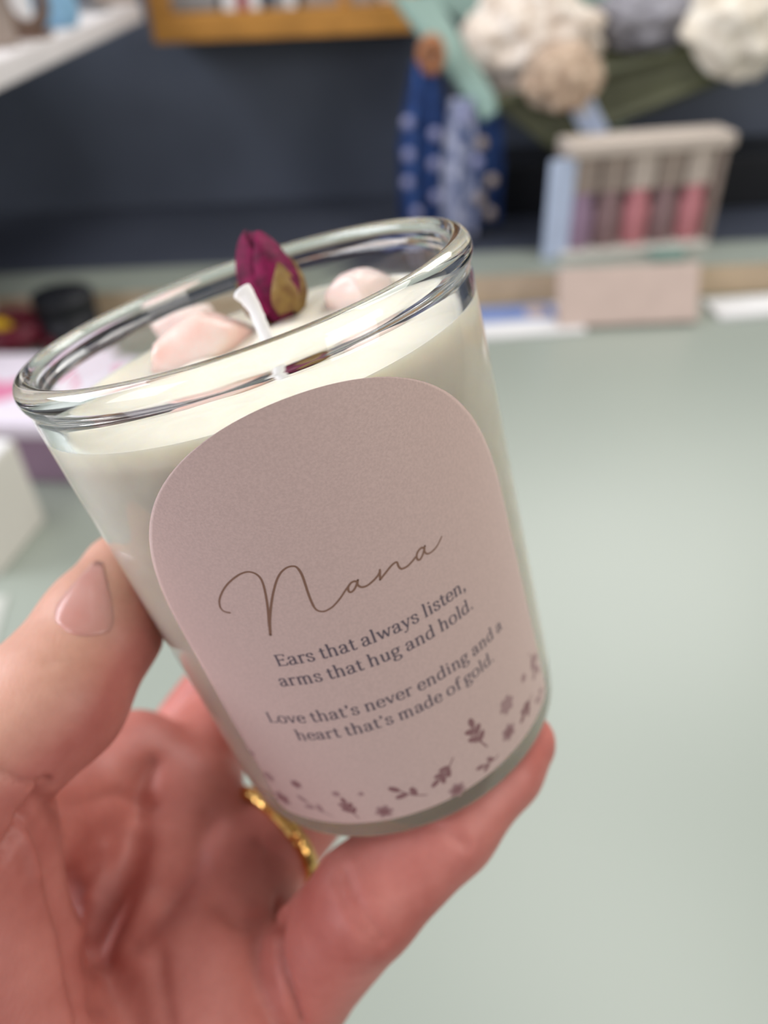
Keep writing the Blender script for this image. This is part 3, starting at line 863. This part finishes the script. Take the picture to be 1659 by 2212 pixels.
TOP = 0.90; LEDGE = 0.94; YW = 1.30
# setting
fl = box('floor', (0.1, 0.7, -0.02), (6, 5, 0.04), M['floor'], bevel=0); tag(fl, kind='structure')
wl = box('wall_back', (0.3, YW+0.05, 0.75), (2.6, 0.1, 1.5), M['navy_wall'], bevel=0); tag(wl, kind='structure')

# counter
ctr = empty('counter', (0, 0.4, 0.0))
tag(ctr, 'sage green counter with a raised pale wood edged ledge along its back', 'counter')
def rel(o, root):      # put a world-space mesh under its thing
    o.parent = root; o.matrix_parent_inverse = Matrix.Identity(4)
    o.data.transform(Matrix.Translation(-Vector(root.location)))
    return o
rel(box('worktop', (0.33, 0.42, TOP-0.02), (1.92, 1.0, 0.04), M['sage'], bevel=0.004), ctr)
rel(box('counter_body', (0.33, 0.50, 0.44), (1.86, 0.8, 0.88), M['sage'], bevel=0.004), ctr)
rel(box('ledge_face', (0.33, 0.9325, TOP+0.0190), (1.92, 0.025, 0.038), M['ply'], bevel=0.001), ctr)
rel(box('ledge_top', (0.33, 0.958, LEDGE-0.0010), (1.92, 0.076, 0.002), M['sage'], bevel=0.0005), ctr)
rel(box('ledge_block', (0.33, 0.971, TOP+0.0190), (1.92, 0.050, 0.0378), M['ply'], bevel=0.0), ctr)
# low dark cabinet behind the counter
cab = empty('cabinet', (0, 1.16, 0)); tag(cab, 'low navy cabinet standing behind the counter against the wall', 'cabinet')
rel(box('cabinet_body', (0.33, 1.147, 0.46), (1.92, 0.29, 0.92), M['navy_cab'], bevel=0.003), cab)
rel(box('cabinet_top', (0.33, 1.147, 0.926), (1.92, 0.294, 0.012), M['navy_cab'], bevel=0.002), cab)

# wooden wall shelf
pL = on_y(335, 100, 1.20); pR = on_y(905, 64, 1.20)
zS = (pL[2]+pR[2])/2; k_ = mpp(pL)
shelf = empty('wall_shelf', (pL[0], 1.24, zS)); tag(shelf, 'honey coloured wooden box shelf on the navy back wall', 'shelf')
w_ = pR[0]-pL[0]; th = 0.032
rel(box('shelf_board', (pL[0]+w_/2, 1.25, zS+th/2), (w_, 0.10, th), M['oak'], bevel=0.002), shelf)
rel(box('side_panel', (pL[0]+0.014, 1.25, zS+th+0.085), (0.028, 0.10, 0.17), M['oak'], bevel=0.002), shelf)
rel(box('side_panel', (pL[0]+w_-0.014, 1.25, zS+th+0.085), (0.028, 0.10, 0.17), M['oak'], bevel=0.002), shelf)
rel(box('shelf_back', (pL[0]+w_/2, 1.297, zS+th+0.085), (w_-0.057, 0.006, 0.17), M['brown'], bevel=0.0), shelf)
rel(box('divider', (pL[0]+0.255, 1.25, zS+th+0.085), (0.014, 0.085, 0.17), M['oak'], bevel=0.002), shelf)
zs = zS+th+0.0005
def shelf_x(px, py=50): return on_y(px, py, 1.23)[0]
# things on it
bx0 = shelf_x(420)
bin_ = empty('storage_box', (bx0, 1.25, zs)); tag(bin_, 'grey and white folded box at the left end of the wooden shelf', 'box')
rel(box('box_body', (bx0, 1.25, zs+0.018), (0.075, 0.07, 0.036), M['grey'], bevel=0.003), bin_)
rel(box('box_lid', (bx0-0.004, 1.25, zs+0.052), (0.078, 0.074, 0.032), M['white'], bevel=0.006, rot=Matrix.Rotation(-.18, 3, 'Y')), bin_)
cols = [('white', .017, .13), ('book_red', .016, .12), ('white', .014, .125), ('book_dark', .015, .135), ('grey', .016, .12), ('white', .012, .13)]
names_ = ['white spined book first from the left on the wooden shelf', 'red book between two white books on the wooden shelf', 'white book right of the red one on the wooden shelf',
          'charcoal book, tallest of the row on the wooden shelf', 'grey book right of the charcoal one on the wooden shelf', 'thin white book at the right end of the row']
x = shelf_x(492)
for (mk, w, h), lb in zip(cols, names_):
    r = empty('book', (x+w/2, 1.245, zs)); tag(r, lb, 'book', 'books on the wooden shelf')
    rel(box('cover', (x+w/2, 1.245, zs+h/2), (w, 0.075, h), M[mk], bevel=0.001), r)
    rel(box('page_block', (x+w/2, 1.250, zs+h/2+0.0005), (w*0.7, 0.070, h*0.98), M['cream'], bevel=0.0), r)
    x += w+0.001
b_ = empty('gift_box', (shelf_x(735), 1.245, zs)); tag(b_, 'brown box in the right bay of the wooden shelf', 'box')
rel(box('box_body', (shelf_x(735), 1.245, zs+0.03), (0.095, 0.07, 0.06), M['taupe'], bevel=0.002), b_)
rel(box('box_lid', (shelf_x(735), 1.245, zs+0.068), (0.100, 0.074, 0.016), M['brown'], bevel=0.002), b_)
jb = lathe([(0, 0), (.018, 0), (.02, .003), (.02, .05), (.014, .058), (.014, .066), (0, .066)], 24)
jar = link_mesh('jar', *jb, M['cream']); jar.location = (shelf_x(838), 1.235, zs); tag(jar, 'small cream jar at the right end of the wooden shelf', 'jar')

# white side shelf at the left, running towards the camera
sA = on_y(312, 45, 1.18); zW = sA[2]
dA = _ray(-60, 225); sB = CAM+dA*(zW-CAM[2])/dA[2]
sv = sB-sA; sv[2] = 0; Ls_ = np.linalg.norm(sv); sd = sv/Ls_; sn = np.array([-sd[1], sd[0], 0])
if sn[0] > 0: sn = -sn
ang = math.atan2(sd[1], sd[0])
SD = 0.36
mid = sA+sd*Ls_/2+sn*SD/2
ws = empty('side_shelf', (mid[0], mid[1], zW), ang); tag(ws, 'white shelf running along the left side of the room', 'shelf')
ws.location.z = zW+0.010
bm = bmesh.new(); add_box(bm, (0, 0, 0), (Ls_, SD, 0.020), 0.003); bm_obj('shelf_board', bm, M['white_shelf'], ws)
bm = bmesh.new(); add_box(bm, (0, SD/2-0.006, 0.055), (Ls_, 0.012, 0.09), 0.001); sbk = bm_obj('shelf_back', bm, M['white_shelf'], ws)
# decide which local side is away from the room
loc_n = np.array([-math.sin(ang), math.cos(ang)])
if loc_n@sn[:2] < 0: sbk.location.y = -(SD-0.012)
zw = zW+0.0203
wm_ = mid+sn*(SD/2+0.031)
wll = box('wall_left', (wm_[0], wm_[1]+0.05, 0.665), (0.06, Ls_+0.25, 1.33), M['navy_wall'], bevel=0); tag(wll, kind='structure')
def on_ws(px, inset):
    """point on the shelf top, inset from its front edge, that appears at column px"""
    best = None
    for k in range(400):
        q = sA+sd*Ls_*(k/399)+sn*inset; q = np.array([q[0], q[1], zw])
        c = (q-CAM)@C2W; x = CX+FPX*c[0]/c[2]
        if best is None or abs(x-px) < best[0]: best = (abs(x-px), q)
    return best[1]
def lathe_thing(name, prof, material, loc, label, cat, group=None, n=32):
    o = link_mesh(name, *lathe(prof, n), material); o.location = tuple(map(float, loc)); return tag(o, label, cat, group)
# brown ornament with a ring
p = on_ws(70, .018)
orn = empty('ring_ornament', p); tag(orn, 'brown wooden ornament with a round opening on the white side shelf', 'ornament')
V, Fc = tube([np.array([0.018*math.cos(a), 0, 0.030+0.021*math.sin(a)]) for a in np.linspace(0, 2*math.pi, 33)], 0.006, 12, False)
link_mesh('ornament_ring', V, Fc, M['brown'], orn)
bm = bmesh.new(); add_box(bm, (0, 0, .003), (.034, .022, .006), .001); bm_obj('base', bm, M['brown'], orn)
p2 = on_ws(46, .050); lathe_thing('candle_jar', [(0, 0), (.014, 0), (.016, .004), (.016, .05), (.014, .052), (0, .05)], M['white'], p2, 'white jar behind the brown ring ornament', 'jar')
p = on_ws(128, .020)
bag = empty('blue_pouch', p, .3); tag(bag, 'sky blue fabric pouch standing on the white side shelf', 'pouch')
V, Fc = lathe([(0, 0), (.016, 0), (.020, .010), (.018, .034), (.009, .048), (.014, .060), (0, .056)], 24)
V = [np.array(v)*np.array([1.15, .7, 1]) for v in V]
link_mesh('pouch_body', V, Fc, M['sky'], bag)
V, Fc = tube([np.array([.0115*math.cos(a), .0072*math.sin(a), .048]) for a in np.linspace(0, 2*math.pi, 25)], .0018, 8, False); link_mesh('drawstring', V, Fc, M['ice'], bag)
p = on_ws(200, .034)
lp = empty('dome_lamp', p); tag(lp, 'small white domed lamp on the white side shelf', 'lamp')
link_mesh('lamp_shade', *lathe([(0, .052), (.014, .050), (.027, .042), (.033, .030), (.034, .022), (.032, .022), (.030, .030), (0, .046)], 32), M['white'], lp)
link_mesh('lamp_base', *lathe([(0, 0), (.02, 0), (.02, .004), (.006, .008), (.006, .045), (0, .045)], 24), M['grey'], lp)
p = on_ws(-12, .035); bxo = empty('small_box', p, .4); tag(bxo, 'taupe box with white lid left of the ring ornament on the white side shelf', 'box')
bm = bmesh.new(); add_box(bm, (0, 0, .025), (.04, .04, .05), .002); bm_obj('box_body', bm, M['taupe'], bxo)
bm = bmesh.new(); add_box(bm, (0, 0, .056), (.043, .043, .012), .002); bm_obj('box_lid', bm, M['white'], bxo)
p = on_ws(262, .030); sb = empty('small_box', p, .2); tag(sb, 'grey box beside the domed lamp on the white side shelf', 'box')
bm = bmesh.new(); add_box(bm, (0, 0, .03), (.05, .04, .06), .002); bm_obj('box_body', bm, M['taupe'], sb)
bm = bmesh.new(); add_box(bm, (0, 0, .066), (.053, .043, .012), .002); bm_obj('box_lid', bm, M['grey'], sb)

# tilted display tray with bundles of wool
TA, TB = on_y(1072, 226, 1.05), on_y(1760, 40, 1.15)          # front rim
TC, TD = on_y(868, -40, 1.22), on_y(1700, -160, 1.27)         # back rim
BA, BB = on_y(1196, 326, 1.055), on_y(1760, 100, 1.14)        # front foot edge
BC, BD = on_y(1010, 60, 1.20), on_y(1690, -60, 1.25)
tray_o = (TA+TB+BA+BB)/4
tray = empty('display_tray', tray_o); tag(tray, 'tilted green wooden display tray full of wool bundles', 'tray')
def slab(name, quad, th, material, parent, org):
    q = [np.asarray(v, float) for v in quad]
    n = np.cross(q[1]-q[0], q[3]-q[0]); n /= np.linalg.norm(n)
    V = [v-org for v in q]+[v+n*th-org for v in q]
    Fq = [(0, 1, 2, 3), (7, 6, 5, 4), (0, 4, 5, 1), (1, 5, 6, 2), (2, 6, 7, 3), (3, 7, 4, 0)]
    o = link_mesh(name, V, Fq, material, parent, False)
    md = o.modifiers.new('edge', 'BEVEL'); md.width = 0.001; md.segments = 2
    return o
slab('front_panel', [TA, TB, BB, BA], 0.010, M['sage_shaded'], tray, tray_o)
SP = [on_y(846, -12, 1.16), on_y(942, -12, 1.17), on_y(1086, 232, 1.046), on_y(1046, 256, 1.046)]
slab('side_panel', SP, 0.008, M['mint'], tray, tray_o)
slab('back_panel', [TD, TC, BC, BD], 0.010, M['mint'], tray, tray_o)
slab('tray_base', [BA, BB, BD, BC], 0.010, M['sage_shaded'], tray, tray_o)
# rim strip along the left end and the front
dT = np.array([0, 0, 0.012])
V, Fc = tube([TA-tray_o, TB-tray_o], 0.008, 4); link_mesh('front_rim', V, Fc, M['sage_shaded'], tray, False)
lg0 = on_y(1330, 190, 1.13); lg1 = on_z(1420, 300, 0.933)
lg1 = np.array([lg0[0]+.035, 1.14, 0.950])
V, Fc = tube([lg0-tray_o, lg1-tray_o], 0.011, 4); link_mesh('prop_leg', V, Fc, M['mint'], tray, False)
# black riser box carrying the tray
rs = empty('riser', (0.40, 1.17, 0.932)); tag(rs, 'black display riser under the green tray', 'riser')
bm = bmesh.new(); add_box(bm, (0.02, 0.045, 0.036), (0.50, 0.12, 0.070), .003); bm_obj('riser_body', bm, M['black'], rs)

def wool(px, py, Y, rx, ry, rz, seed, material, label, droop=0.0):
    c = on_y(px, py, Y)
    bm = bmesh.new(); bmesh.ops.create_icosphere(bm, subdivisions=5, radius=1.0)
    for v in bm.verts:
        d = v.co.normalized()
        k = 1+0.24*noise.noise(d*2.2+Vector((seed, 1, 2)))+0.11*noise.noise(d*5+Vector((seed, 5, 2)))+0.03*noise.noise(d*12+Vector((2, seed, 2)))
        v.co = Vector((d.x*rx*k, d.y*ry*k, d.z*rz*k-droop*max(0, d.x)*rz))
    o = bm_obj('wool_bundle', bm, material, None, True); o.location = tuple(map(float, c))
    return tag(o, label, 'wool', 'wool bundles in the green tray')
wool(1142, 85, 1.13, .086, .050, .066, 1.3, M['wool'], 'large fluffy cream wool bundle nearest the left rim of the tray', 0.0)
wool(1215, 168, 1.045, .046, .028, .036, 9.1, M['wool_tan'], 'tan curly fleece spilling over the front rim of the tray', 0.1)
wool(1395, 40, 1.16, .068, .042, .042, 4.6, M['wool_grey'], 'grey wool bundle between the two pale ones')
wool(1618, 42, 1.11, .076, .042, .058, 6.2, M['wool_cream'], 'ivory wool bundle at the right end of the tray')
tg = on_y(1272, 258, 1.062)
tag_c = empty('price_card', tg); tag(tag_c, 'small pale blue card tucked under the front of the tray', 'card')
bm = bmesh.new(); add_box(bm, (0, 0, 0), (.030, .003, .052), .001, Matrix.Rotation(-.6, 3, 'Y')); bm_obj('card_face', bm, M['ice'], tag_c)
bm = bmesh.new(); add_box(bm, (-.01, -.002, .012), (.012, .0015, .014), .0003, Matrix.Rotation(-.6, 3, 'Y')); bm_obj('printed_patch', bm, M['white'], tag_c)

# navy cloth bundle hanging in front of the wall from a tan loop
hb0 = on_y(935, 150, 1.10); hb1 = on_y(935, 520, 1.06)
hang = empty('hanging_scarf', (hb0[0], 1.08, hb1[2])); tag(hang, 'navy scarf with pale dots hanging from a tan loop beside the tray', 'scarf')
def scarf_mesh(x0, x1, ztop, zbot, y0, amp, folds, name, material, topw=0.45):
    V = []; Fc = []; n, m_ = 48, 24
    for layer in (0, 1):
        for j in range(m_+1):
            t = j/m_; z = ztop+(zbot-ztop)*t; wd = topw+(1-topw)*min(1, t*2.2)
            for i in range(n+1):
                u = i/n; xc = (x0+x1)/2
                x = xc+(x0+(x1-x0)*u-xc)*wd
                y = y0+amp*math.sin(u*folds*2*math.pi+0.5*math.sin(3*t))*(0.5+0.5*t)+layer*0.003
                V.append((x, y, z+0.004*math.sin(u*9+2)*t))
    N = (n+1)*(m_+1)
    for j in range(m_):
        for i in range(n):
            a = j*(n+1)+i; Fc.append((a, a+1, a+n+2, a+n+1)); Fc.append((N+a, N+a+n+1, N+a+n+2, N+a+1))
    rim = [i for i in range(n+1)]+[(j+1)*(n+1)-1 for j in range(1, m_+1)]+[m_*(n+1)+i for i in range(n-1, -1, -1)]+[j*(n+1) for j in range(m_-1, 0, -1)]
    for p, q_ in zip(rim, rim[1:]+rim[:1]): Fc.append((p, q_, N+q_, N+p))
    return V, Fc
xl, xr = on_y(862, 350, 1.07)[0], on_y(975, 350, 1.07)[0]
zt_, zb_ = on_y(935, 135, 1.07)[2], 0.945
o_ = np.array(hang.location)
V, Fc = scarf_mesh(xl, xr, zt_, zb_, 1.075, .012, 2.5, 's', None)
link_mesh('scarf_cloth', [np.array(v)-o_ for v in V], Fc, M['navy_cloth'], hang)
xl2, xr2 = on_y(955, 400, 1.05)[0], on_y(1032, 400, 1.05)[0]
V, Fc = scarf_mesh(xl2, xr2, on_y(990, 215, 1.05)[2], zb_, 1.052, .006, 1.5, 's', None, .6)
link_mesh('patterned_end', [np.array(v)-o_ for v in V], Fc, M['pattern'], hang)
for (px, py) in [(880, 265), (882, 335), (880, 395), (940, 290), (938, 355), (942, 425), (900, 460), (1040, 310), (1062, 390), (1058, 460), (1005, 250), (1030, 350), (1036, 430)]:
    c = on_y(px, py, 1.056 if px < 960 else 1.042)-o_
    bm = bmesh.new(); bmesh.ops.create_uvsphere(bm, u_segments=14, v_segments=8, radius=.0075)
    for v in bm.verts: v.co.y *= .35
    bmesh.ops.translate(bm, vec=tuple(c), verts=bm.verts)
    bm_obj('dot_bead', bm, M['taupe'] if px > 1035 else M['dim_dot'], hang, True)
V, Fc = tube([on_y(935, 135, 1.075)-o_+np.array([-.002+.010*math.cos(a), 0, .008+.015*math.sin(a)]) for a in np.linspace(0, 2*math.pi, 25)], .008, 8, False)
link_mesh('hanging_loop', V, Fc, M['tan'], hang)
V, Fc = scarf_mesh(on_y(1012, 400, 1.09)[0], on_y(1085, 400, 1.09)[0], on_y(1040, 240, 1.09)[2], zb_, 1.092, .008, 1.5, 's', None, .7)
link_mesh('dark_end', [np.array(v)-o_ for v in V], Fc, M['navy_cloth'], hang)

# clear fronted gift box on the ledge, pink pouches inside
gL = on_z(1195, 545, LEDGE); gR = on_z(1530, 505, LEDGE)
gy = 0.985
gl = on_y(1200, 540, gy); gr_ = on_y(1530, 500, gy)
gx0, gx1 = gl[0], gr_[0]
gzt = on_y(1360, 310, gy)[2]
gw, gh = gx1-gx0, gzt-LEDGE
gb = empty('gift_pack', ((gx0+gx1)/2, gy, LEDGE+0.0005), math.radians(7)); tag(gb, 'open display pack of pink pouches standing on the counter ledge', 'pack')
def gbx(name, c, s, m_, bev=.001, rot=None):
    bm = bmesh.new(); add_box(bm, c, s, bev, rot); return bm_obj(name, bm, m_, gb)
gbx('pack_base', (0, .01, .003), (gw, .055, .006), M['cream'])
gbx('pack_back', (0, .036, gh/2), (gw, .004, gh), M['taupe'])
gbx('side_flap', (-gw/2-.006, -.004, gh*.46), (.036, .004, gh*.92), M['ice'], .001, Matrix.Rotation(.25, 3, 'Z'))
gbx('pack_side', (gw/2, .012, gh/2), (.004, .05, gh), M['taupe'])
gbx('pack_header', (.004, .012, gh-.002), (gw+.012, .05, .016), M['beige'], .003, None)
xs = np.linspace(-gw/2+.026, gw/2-.022, 5)
gm = ['lilac', 'dusk', 'rose', 'dusk', 'rose']
pl = ['lilac pouch at the left end of the display pack', 'mauve pouch between the lilac and rose ones', 'rose pouch in the middle of the display pack', 'mauve pouch right of the middle rose one', 'rose pouch at the right end of the display pack']
Rg = Matrix.Rotation(math.radians(7), 4, 'Z')
for x, mk, lb in zip(xs, gm, pl):
    w = gb.location+Rg.to_3x3()@Vector((x, .008, .0065))
    pr = empty('pouch', w, math.radians(7)); tag(pr, lb, 'pouch', 'pouches in the display pack')
    V, Fc = lathe([(0, 0), (.0145, 0), (.0175, .006), (.0175, gh*.36), (.0125, gh*.44), (.0160, gh*.52), (0, gh*.50)], 20)
    V = [np.array(v)*np.array([1, .8, 1]) for v in V]
    link_mesh('pouch_body', V, Fc, M[mk], pr)
    bm = bmesh.new(); add_box(bm, (0, -.002, gh*.70), (.033, .014, gh*.36), .003); bm_obj('pouch_card', bm, M['beige'] if mk == 'rose' else M['taupe'], pr)

# cards and packs lying on the counter at the right
p = on_z(1118, 672, TOP)
cd = empty('leaflet', (p[0]+.004, 0.866, TOP+.0005), .05); tag(cd, 'white leaflet with blue picture lying on the counter right of the glass', 'leaflet')
bm = bmesh.new(); add_box(bm, (0, 0, .002), (.125, .084, .004), .0005); bm_obj('leaflet_sheet', bm, M['white'], cd)
bm = bmesh.new(); add_box(bm, (-.008, .016, .0046), (.098, .044, .0008), .0002); bm_obj('blue_picture', bm, M['blue_print'], cd)
bm = bmesh.new(); add_box(bm, (.016, .014, .0056), (.024, .026, .0008), .0002); bm_obj('skin_tone_picture', bm, M['blush'], cd)
p = on_z(1356, 708, TOP); wd = 300*mpp(p)
bp_ = empty('flat_box', (p[0], p[1]-.004, TOP+.0075), .0); tag(bp_, 'blush pink flat box leaning against the wooden ledge face', 'box')
tilt = Matrix.Rotation(-.55, 3, 'X')
bm = bmesh.new(); add_box(bm, (0, .012, .032), (wd, .016, .066), .002, None); bmesh.ops.rotate(bm, cent=(0, 0, 0), matrix=Matrix.Rotation(-.45, 3, 'X'), verts=bm.verts); bm_obj('box_body', bm, M['blush'], bp_)
p = on_z(1630, 668, TOP)
wc = empty('card', (p[0], p[1], TOP+.0005), .08); tag(wc, 'white card lying on the counter at the right edge by the ledge', 'card')
bm = bmesh.new(); add_box(bm, (.01, 0, .003), (.13, .05, .006), .001); bm_obj('card_sheet', bm, M['white'], wc)
p = on_z(1445, 566, LEDGE)
mc = box('soap_bar', (0, 0, .006), (.040, .025, .012), M['mint'], bevel=.004); mc.location = (p[0], p[1]+.01, LEDGE+.0003); tag(mc, 'small mint green bar lying on the ledge in front of the display pack', 'soap')

# black tin, ribbon, felt shape, packs at the left
p = on_z(182, 712, TOP); rr = 62*mpp(p)
bt = empty('tin', (p[0]-.004, 0.876, TOP+.0003)); tag(bt, 'round black tin standing on the counter against the wooden ledge', 'tin')
link_mesh('tin_body', *lathe([(0, 0), (rr*.94, 0), (rr*.97, .002), (rr*.97, .040), (0, .040)], 40), M['black_tin'], bt)
link_mesh('tin_lid', *lathe([(0, .0402), (rr, .0402), (rr, .056), (rr*.97, .058), (0, .058)], 40), M['black_tin'], bt)
p = on_z(70, 715, TOP)
rb_ = empty('ribbon_roll', (p[0]-.01, 0.868, TOP+.0003)); tag(rb_, 'maroon satin ribbon coil lying left of the black tin', 'ribbon')
V, Fc = tube([np.array([.040*math.cos(a), .034*math.sin(a), .012+.012*a/12]) for a in np.linspace(0, 12.4, 60)], .0105, 10)
link_mesh('ribbon_coil', V, Fc, M['maroon'], rb_)
V, Fc = tube([np.array([.040, .0, .012]), np.array([.052, -.015, .012]), np.array([.058, -.035, .010])], .006, 8); link_mesh('ribbon_tail', V, Fc, M['maroon'], rb_)
p = on_z(0, 742, TOP)
dk = empty('felt_toy', (p[0]-.005, p[1]+.0, TOP+.0003)); tag(dk, 'yellow felt toy with pale pink top at the left edge of the counter', 'toy')
bm = bmesh.new(); bmesh.ops.create_uvsphere(bm, u_segments=24, v_segments=14, radius=1); bmesh.ops.scale(bm, vec=(.024, .016, .016), verts=bm.verts); bmesh.ops.translate(bm, vec=(0.004, 0, .0155), verts=bm.verts); bm_obj('toy_body', bm, M['yellow'], dk, True)
bm = bmesh.new(); bmesh.ops.create_uvsphere(bm, u_segments=20, v_segments=12, radius=.017); bmesh.ops.translate(bm, vec=(-.010, .012, .044), verts=bm.verts); bm_obj('toy_head', bm, M['lilac_white'], dk, True)
# white heart pack
hA = on_z(45, 905, TOP+.05)
hp_ = empty('heart_pack', (hA[0]-.005, hA[1]+.035, TOP+.0005), -.12); tag(hp_, 'white box with pink hearts on top and lilac sides, left of the glass', 'box')
bm = bmesh.new(); add_box(bm, (0, 0, .024), (.19, .125, .048), .003); bm_obj('box_body', bm, M['lilac'], hp_)
bm = bmesh.new(); add_box(bm, (0, 0, .0565), (.196, .131, .016), .004); lid = bm_obj('box_lid', bm, M['lilac_white'], hp_)
def heart(cx_, cy_, s, name='heart_print'):
    pts = []
    for i in range(48):
        t = 2*math.pi*i/48
        pts.append((cx_+s*16*math.sin(t)**3/16, cy_+s*(13*math.cos(t)-5*math.cos(2*t)-2*math.cos(3*t)-math.cos(4*t))/16))
    V = [(x, y, 0.0648) for x, y in pts]+[(x, y, 0.0640) for x, y in pts]; n = len(pts)
    Fq = [tuple(range(n)), tuple(range(2*n-1, n-1, -1))]+[(i, (i+1) % n, n+(i+1) % n, n+i) for i in range(n)]
    link_mesh(name, V, Fq, M['pink'], lid, False)
heart(-.02, -.012, .030); heart(.066, .026, .020); heart(-.075, .03, .018); heart(.05, -.04, .014)
# cream carton nearer the camera at the left edge
cA = on_z(48, 1235, TOP)
cc = empty('carton', (cA[0]-.062, cA[1]+.040, TOP+.0005), -.2); tag(cc, 'plain cream carton standing on the counter at the left edge', 'carton')
bm = bmesh.new(); add_box(bm, (0, 0, .040), (.11, .07, .080), .002); bm_obj('carton_body', bm, M['cream'], cc)
bm = bmesh.new(); add_box(bm, (0, 0, .0812), (.108, .068, .002), .0006); bm_obj('carton_flap', bm, M['white'], cc)
sA2 = on_z(30, 1345, TOP)
ps = box('bright_patch_sheet', (0, 0, .0006), (.08, .045, .0012), M['patch_pale'], bevel=0.0002); ps.location = (float(sA2[0])-.05, float(sA2[1]), TOP+.0002); ps.rotation_euler = (0, 0, .15)  # added sheet, stands in for a bright reflected patch on the counter
tag(ps, 'thin pale sheet standing in for a bright patch on the counter behind the thumb', 'paper')

# ------------------------------------------------------------------ light
w = bpy.data.worlds.new('world'); sc.world = w; w.use_nodes = True
nt = w.node_tree; bg = nt.nodes['Background']
tc = nt.nodes.new('ShaderNodeTexCoord'); sx = nt.nodes.new('ShaderNodeSeparateXYZ')
nt.links.new(tc.outputs['Generated'], sx.inputs['Vector'])
rp = nt.nodes.new('ShaderNodeValToRGB')
mr = nt.nodes.new('ShaderNodeMapRange'); mr.inputs['From Min'].default_value = -1; mr.inputs['From Max'].default_value = 1
nt.links.new(sx.outputs['Z'], mr.inputs['Value']); nt.links.new(mr.outputs['Result'], rp.inputs['Fac'])
e = rp.color_ramp.elements
e[0].position = 0.40; e[0].color = (0.09, 0.08, 0.08, 1); e[1].position = 0.75; e[1].color = (0.80, 0.83, 0.86, 1)
nt.links.new(rp.outputs['Color'], bg.inputs['Color']); bg.inputs['Strength'].default_value = 0.5

def area(name, loc, target, sx_, sy_, power, color):
    l = bpy.data.lights.new(name, 'AREA'); l.shape = 'RECTANGLE'; l.size = sx_; l.size_y = sy_; l.energy = power; l.color = color
    o = bpy.data.objects.new(name, l); COL.objects.link(o); o.location = loc
    o.rotation_euler = (Vector(target)-Vector(loc)).to_track_quat('-Z', 'Y').to_euler()
    return o
area('ceiling_lamp', (0.5, 0.75, 2.55), (0.2, 0.5, 0.9), 1.0, 0.6, 11, (1.0, 0.97, 0.92))
area('far_ceiling_lamp', (0.85, 2.05, 2.55), (0.3, 0.5, 0.9), 1.3, 0.8, 22, (1.0, 0.98, 0.95))
area('window_light', (-1.7, 0.45, 2.1), (0, 0.3, 1.1), 1.2, 1.2, 36, (0.90, 0.92, 1.0))
area('left_lamp', (-1.3, -1.0, 1.75), (0.0, 0.1, 1.15), 0.9, 1.0, 11, (0.93, 0.88, 1.0))
area('right_lamp', (1.4, -0.8, 1.9), (0.0, 0.1, 1.15), 0.9, 1.0, 12.5, (1.0, 0.93, 0.88))

sc.view_settings.view_transform = 'Standard'; sc.view_settings.look = 'None'
sc.view_settings.exposure = 0.0; sc.view_settings.gamma = 1.0
sc.view_settings.use_curve_mapping = False
sc.cycles.max_bounces = 16; sc.cycles.transmission_bounces = 14; sc.cycles.transparent_max_bounces = 12
sc.cycles.diffuse_bounces = 5; sc.cycles.glossy_bounces = 6
sc.cycles.sample_clamp_indirect = 8.0
sc.cycles.use_denoising = True
